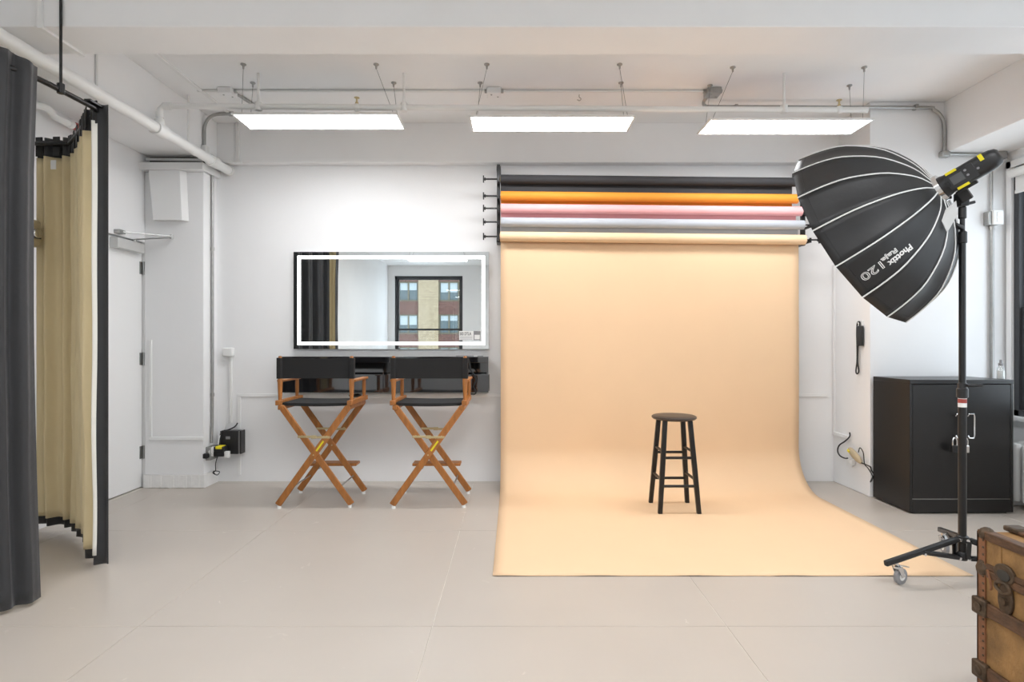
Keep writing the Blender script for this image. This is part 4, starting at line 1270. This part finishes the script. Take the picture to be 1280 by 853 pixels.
# ------------------------------------------------------------------ radiator and blind
rd = thing('radiator', 'white cast iron radiator under the window', 'radiator', (3.97, 4.0, 0))
for k in range(14):
    y_ = 4.56 - k * .085
    s_ = MB()
    for xo in (3.91, 4.03):
        s_.lathe((xo, y_, .06), (0, 0, 1), [(0, .022), (.02, .030), (.38, .030), (.42, .034), (.445, .020)], 12)
    s_.box(3.91, 4.03, y_ - .03, y_ + .03, .09, .14)
    s_.box(3.91, 4.03, y_ - .03, y_ + .03, .44, .49)
    s_.build('section', pipe_m, rd, smooth=True)
for y_ in (4.56, 4.56 - 13 * .085):
    MB().box(3.89, 4.05, y_ - .025, y_ + .025, 0, .07).build('foot', pipe_m, rd, bevel=.01)
bl = thing('roller_blind', 'rolled white blind at the head of the window beside the cabinet', 'blind', (4.07, 4.0, 2.65))
MB().cyl((4.06, 3.34, 2.665), (4.06, 4.70, 2.665), .035, n=18).build('roll', white_m, bl, smooth=True)
MB().box(4.085, 4.09, 3.36, 4.69, 2.52, 2.66).box(4.08, 4.095, 3.36, 4.69, 2.50, 2.525).build('cloth', white_m, bl)

# ------------------------------------------------------------------ steamer trunk
TX0, TX1, TY0, TY1, TH, TS = 1.70, 2.25, 1.20, 2.10, .60, .478
tk = thing('steamer_trunk', 'antique tan steamer trunk with dark slats and metal hardware', 'trunk', ((TX0 + TX1) / 2, (TY0 + TY1) / 2, 0))
MB().box(TX0, TX1, TY0, TY1, .012, TS - .002).build('body', trunk_canvas_m, tk, bevel=.006)
MB().box(TX0, TX1, TY0, TY1, TS + .002, TH).build('lid', trunk_canvas_m, tk, bevel=.008)
def frame_strip(name, boxes, m_):
    for bb in boxes:
        MB().box(*bb).build(name, m_, tk, bevel=.003)
e = .006
w_ = .03
# edge bindings on vertical edges, top and bottom edges
for (x, y) in ((TX0, TY0), (TX0, TY1), (TX1, TY0), (TX1, TY1)):
    sx_ = 1 if x == TX0 else -1
    sy_ = 1 if y == TY0 else -1
    for (z0, z1) in ((.012, TS - .004), (TS + .004, TH)):
        b_ = MB()
        b_.box(min(x - sx_ * e, x + sx_ * w_), max(x - sx_ * e, x + sx_ * w_), min(y - sy_ * e, y), max(y - sy_ * e, y), z0, z1)
        b_.box(min(x - sx_ * e, x), max(x - sx_ * e, x), min(y - sy_ * e, y + sy_ * w_), max(y - sy_ * e, y + sy_ * w_), z0, z1)
        b_.build('edge_binding', trunk_leather_m, tk)
# nails along the visible bindings
for (x, nx) in ((TX0, -1), (TX1, 1)):
    for y in (TY0 + .022, TY1 - .022):
        for i in range(22):
            z = .03 + i * .026
            if abs(z - TS) < .02:
                continue
            MB().lathe((x + nx * e, y, z), (nx, 0, 0), [(0, .005), (.002, .004), (.003, .001)], 6).build('nail', trunk_metal_m, tk)
# top binding and top slats
bt = MB()
bt.box(TX0 - e, TX0 + .035, TY0 - e, TY1 + e, TH - .004, TH + .008)
bt.box(TX1 - .035, TX1 + e, TY0 - e, TY1 + e, TH - .004, TH + .008)
bt.build('top_binding', trunk_wood_m, tk, bevel=.004)
bt = MB()
bt.box(TX0 - e, TX0 - .0005, TY0 - e, TY1 + e, TH - .022, TH + .002)
bt.build('lid_lip', trunk_wood_m, tk, bevel=.002)
for xx in (TX0 + .12, TX0 + .275, TX0 + .43):
    MB().box(xx - .025, xx + .025, TY0, TY1, TH + .001, TH + .014).build('top_slat', trunk_wood_m, tk, bevel=.004)
    for y_ in (TY0 + .02, TY1 - .02):
        MB().box(xx - .03, xx + .03, y_ - .03, y_ + .03, TH + .002, TH + .022).build('slat_clamp', trunk_metal_m, tk, bevel=.006)
# side slats (left and right faces) with clamps
for z in (.105, .335):
    for (x, nx) in ((TX0, -1), (TX1, 1)):
        MB().box(min(x, x + nx * .016), max(x, x + nx * .016), TY0, TY1, z - .024, z + .024).build('slat', trunk_wood_m, tk, bevel=.004)
        for y_, sy_ in ((TY1, 1), (TY0, -1)):
            c_ = MB()
            c_.box(min(x, x + nx * .024), max(x, x + nx * .024), min(y_ + sy_ * .012, y_ - sy_ * .05), max(y_ + sy_ * .012, y_ - sy_ * .05), z - .03, z + .03)
            c_.lathe((x + nx * .022, y_ - sy_ * .02, z), (nx, 0, 0), [(0, .02), (.005, .016), (.008, .006)], 10)
            c_.build('slat_clamp', trunk_metal_m, tk, bevel=.006)
    for (y_, sy_) in ((TY1, 1), (TY0, -1)):
        MB().box(TX0, TX1, min(y_, y_ + sy_ * .016), max(y_, y_ + sy_ * .016), z - .024, z + .024).build('slat', trunk_wood_m, tk, bevel=.004)
# lid seam rails
for (z0, z1) in ((TS - .03, TS - .001), (TS + .001, TS + .02)):
    MB().box(TX0 - .009, TX0, TY0, TY1 - .035, z0, z1).build('seam_rail', trunk_wood_m, tk, bevel=.003)
for y_ in (TY0, TY1):
    for x, nx in ((TX0, -1), (TX1, 1)):
        sy_ = 1 if y_ == TY1 else -1
        c_ = MB()
        c_.lathe((x - nx * .012, y_ - sy_ * .012, TS - .032), (0, 0, 1), [(0, .020), (.01, .028), (.025, .03), (.045, .024), (.06, .016)], 12)
        c_.build('seam_corner', trunk_metal_m, tk, smooth=True)
        MB().sphere((x - nx * .014, y_ - sy_ * .014, TH - .006), .026, 12, 8).build('corner_cap', trunk_metal_m, tk, smooth=True)
# hasp lock
ly = 1.985
hs = MB()
def oval(yc, zc, ry, rz, x0, x1, n=18):
    return [[Vector((xx, yc + ry * math.cos(2 * math.pi * j / n), zc + rz * math.sin(2 * math.pi * j / n))) for j in range(n)] for xx in (x0, x1)]
hs.loft(oval(ly, TS + .012, .042, .034, TX0 - .001, TX0 - .013))
hs.loft(oval(ly - .004, TS - .075, .030, .055, TX0 - .001, TX0 - .012))
hasp = hs.build('hasp_lock', trunk_metal_m, tk, bevel=.003)
MB().loft(oval(ly - .002, TS + .008, .026, .018, TX0 - .012, TX0 - .016)).build('hasp_shade_plate', dark_m, hasp)  # raised dark oval, shade of a hollow given as colour
MB().tube([Vector((TX0 - .014, ly + .03 * math.cos(a_), TS - .035 + .018 * math.sin(a_))) for a_ in [i * math.pi / 8 for i in range(17)]], .006, 8).build('hasp_ring', trunk_metal_m, hasp, smooth=True)
MB().cyl((TX0 - .010, ly - .004, TS - .08), (TX0 - .022, ly - .004, TS - .08), .014, n=12).build('key_plate', trunk_metal_m, hasp)
MB().tube([(TX0 - .008, TY1 - .045, TS + .0), (TX0 - .012, TY1 - .06, TS - .03), (TX0 - .012, TY1 - .064, TS - .055), (TX0 - .010, TY1 - .060, TS - .065)], .004, 8, smooth=4).build('leather_loop', trunk_leather_m, tk, smooth=True)
MB().box(TX0 - .003, TX0, 2.005, 2.018, TS + .03, TH - .02).build('pale_stripe', trunk_canvas_m, tk)
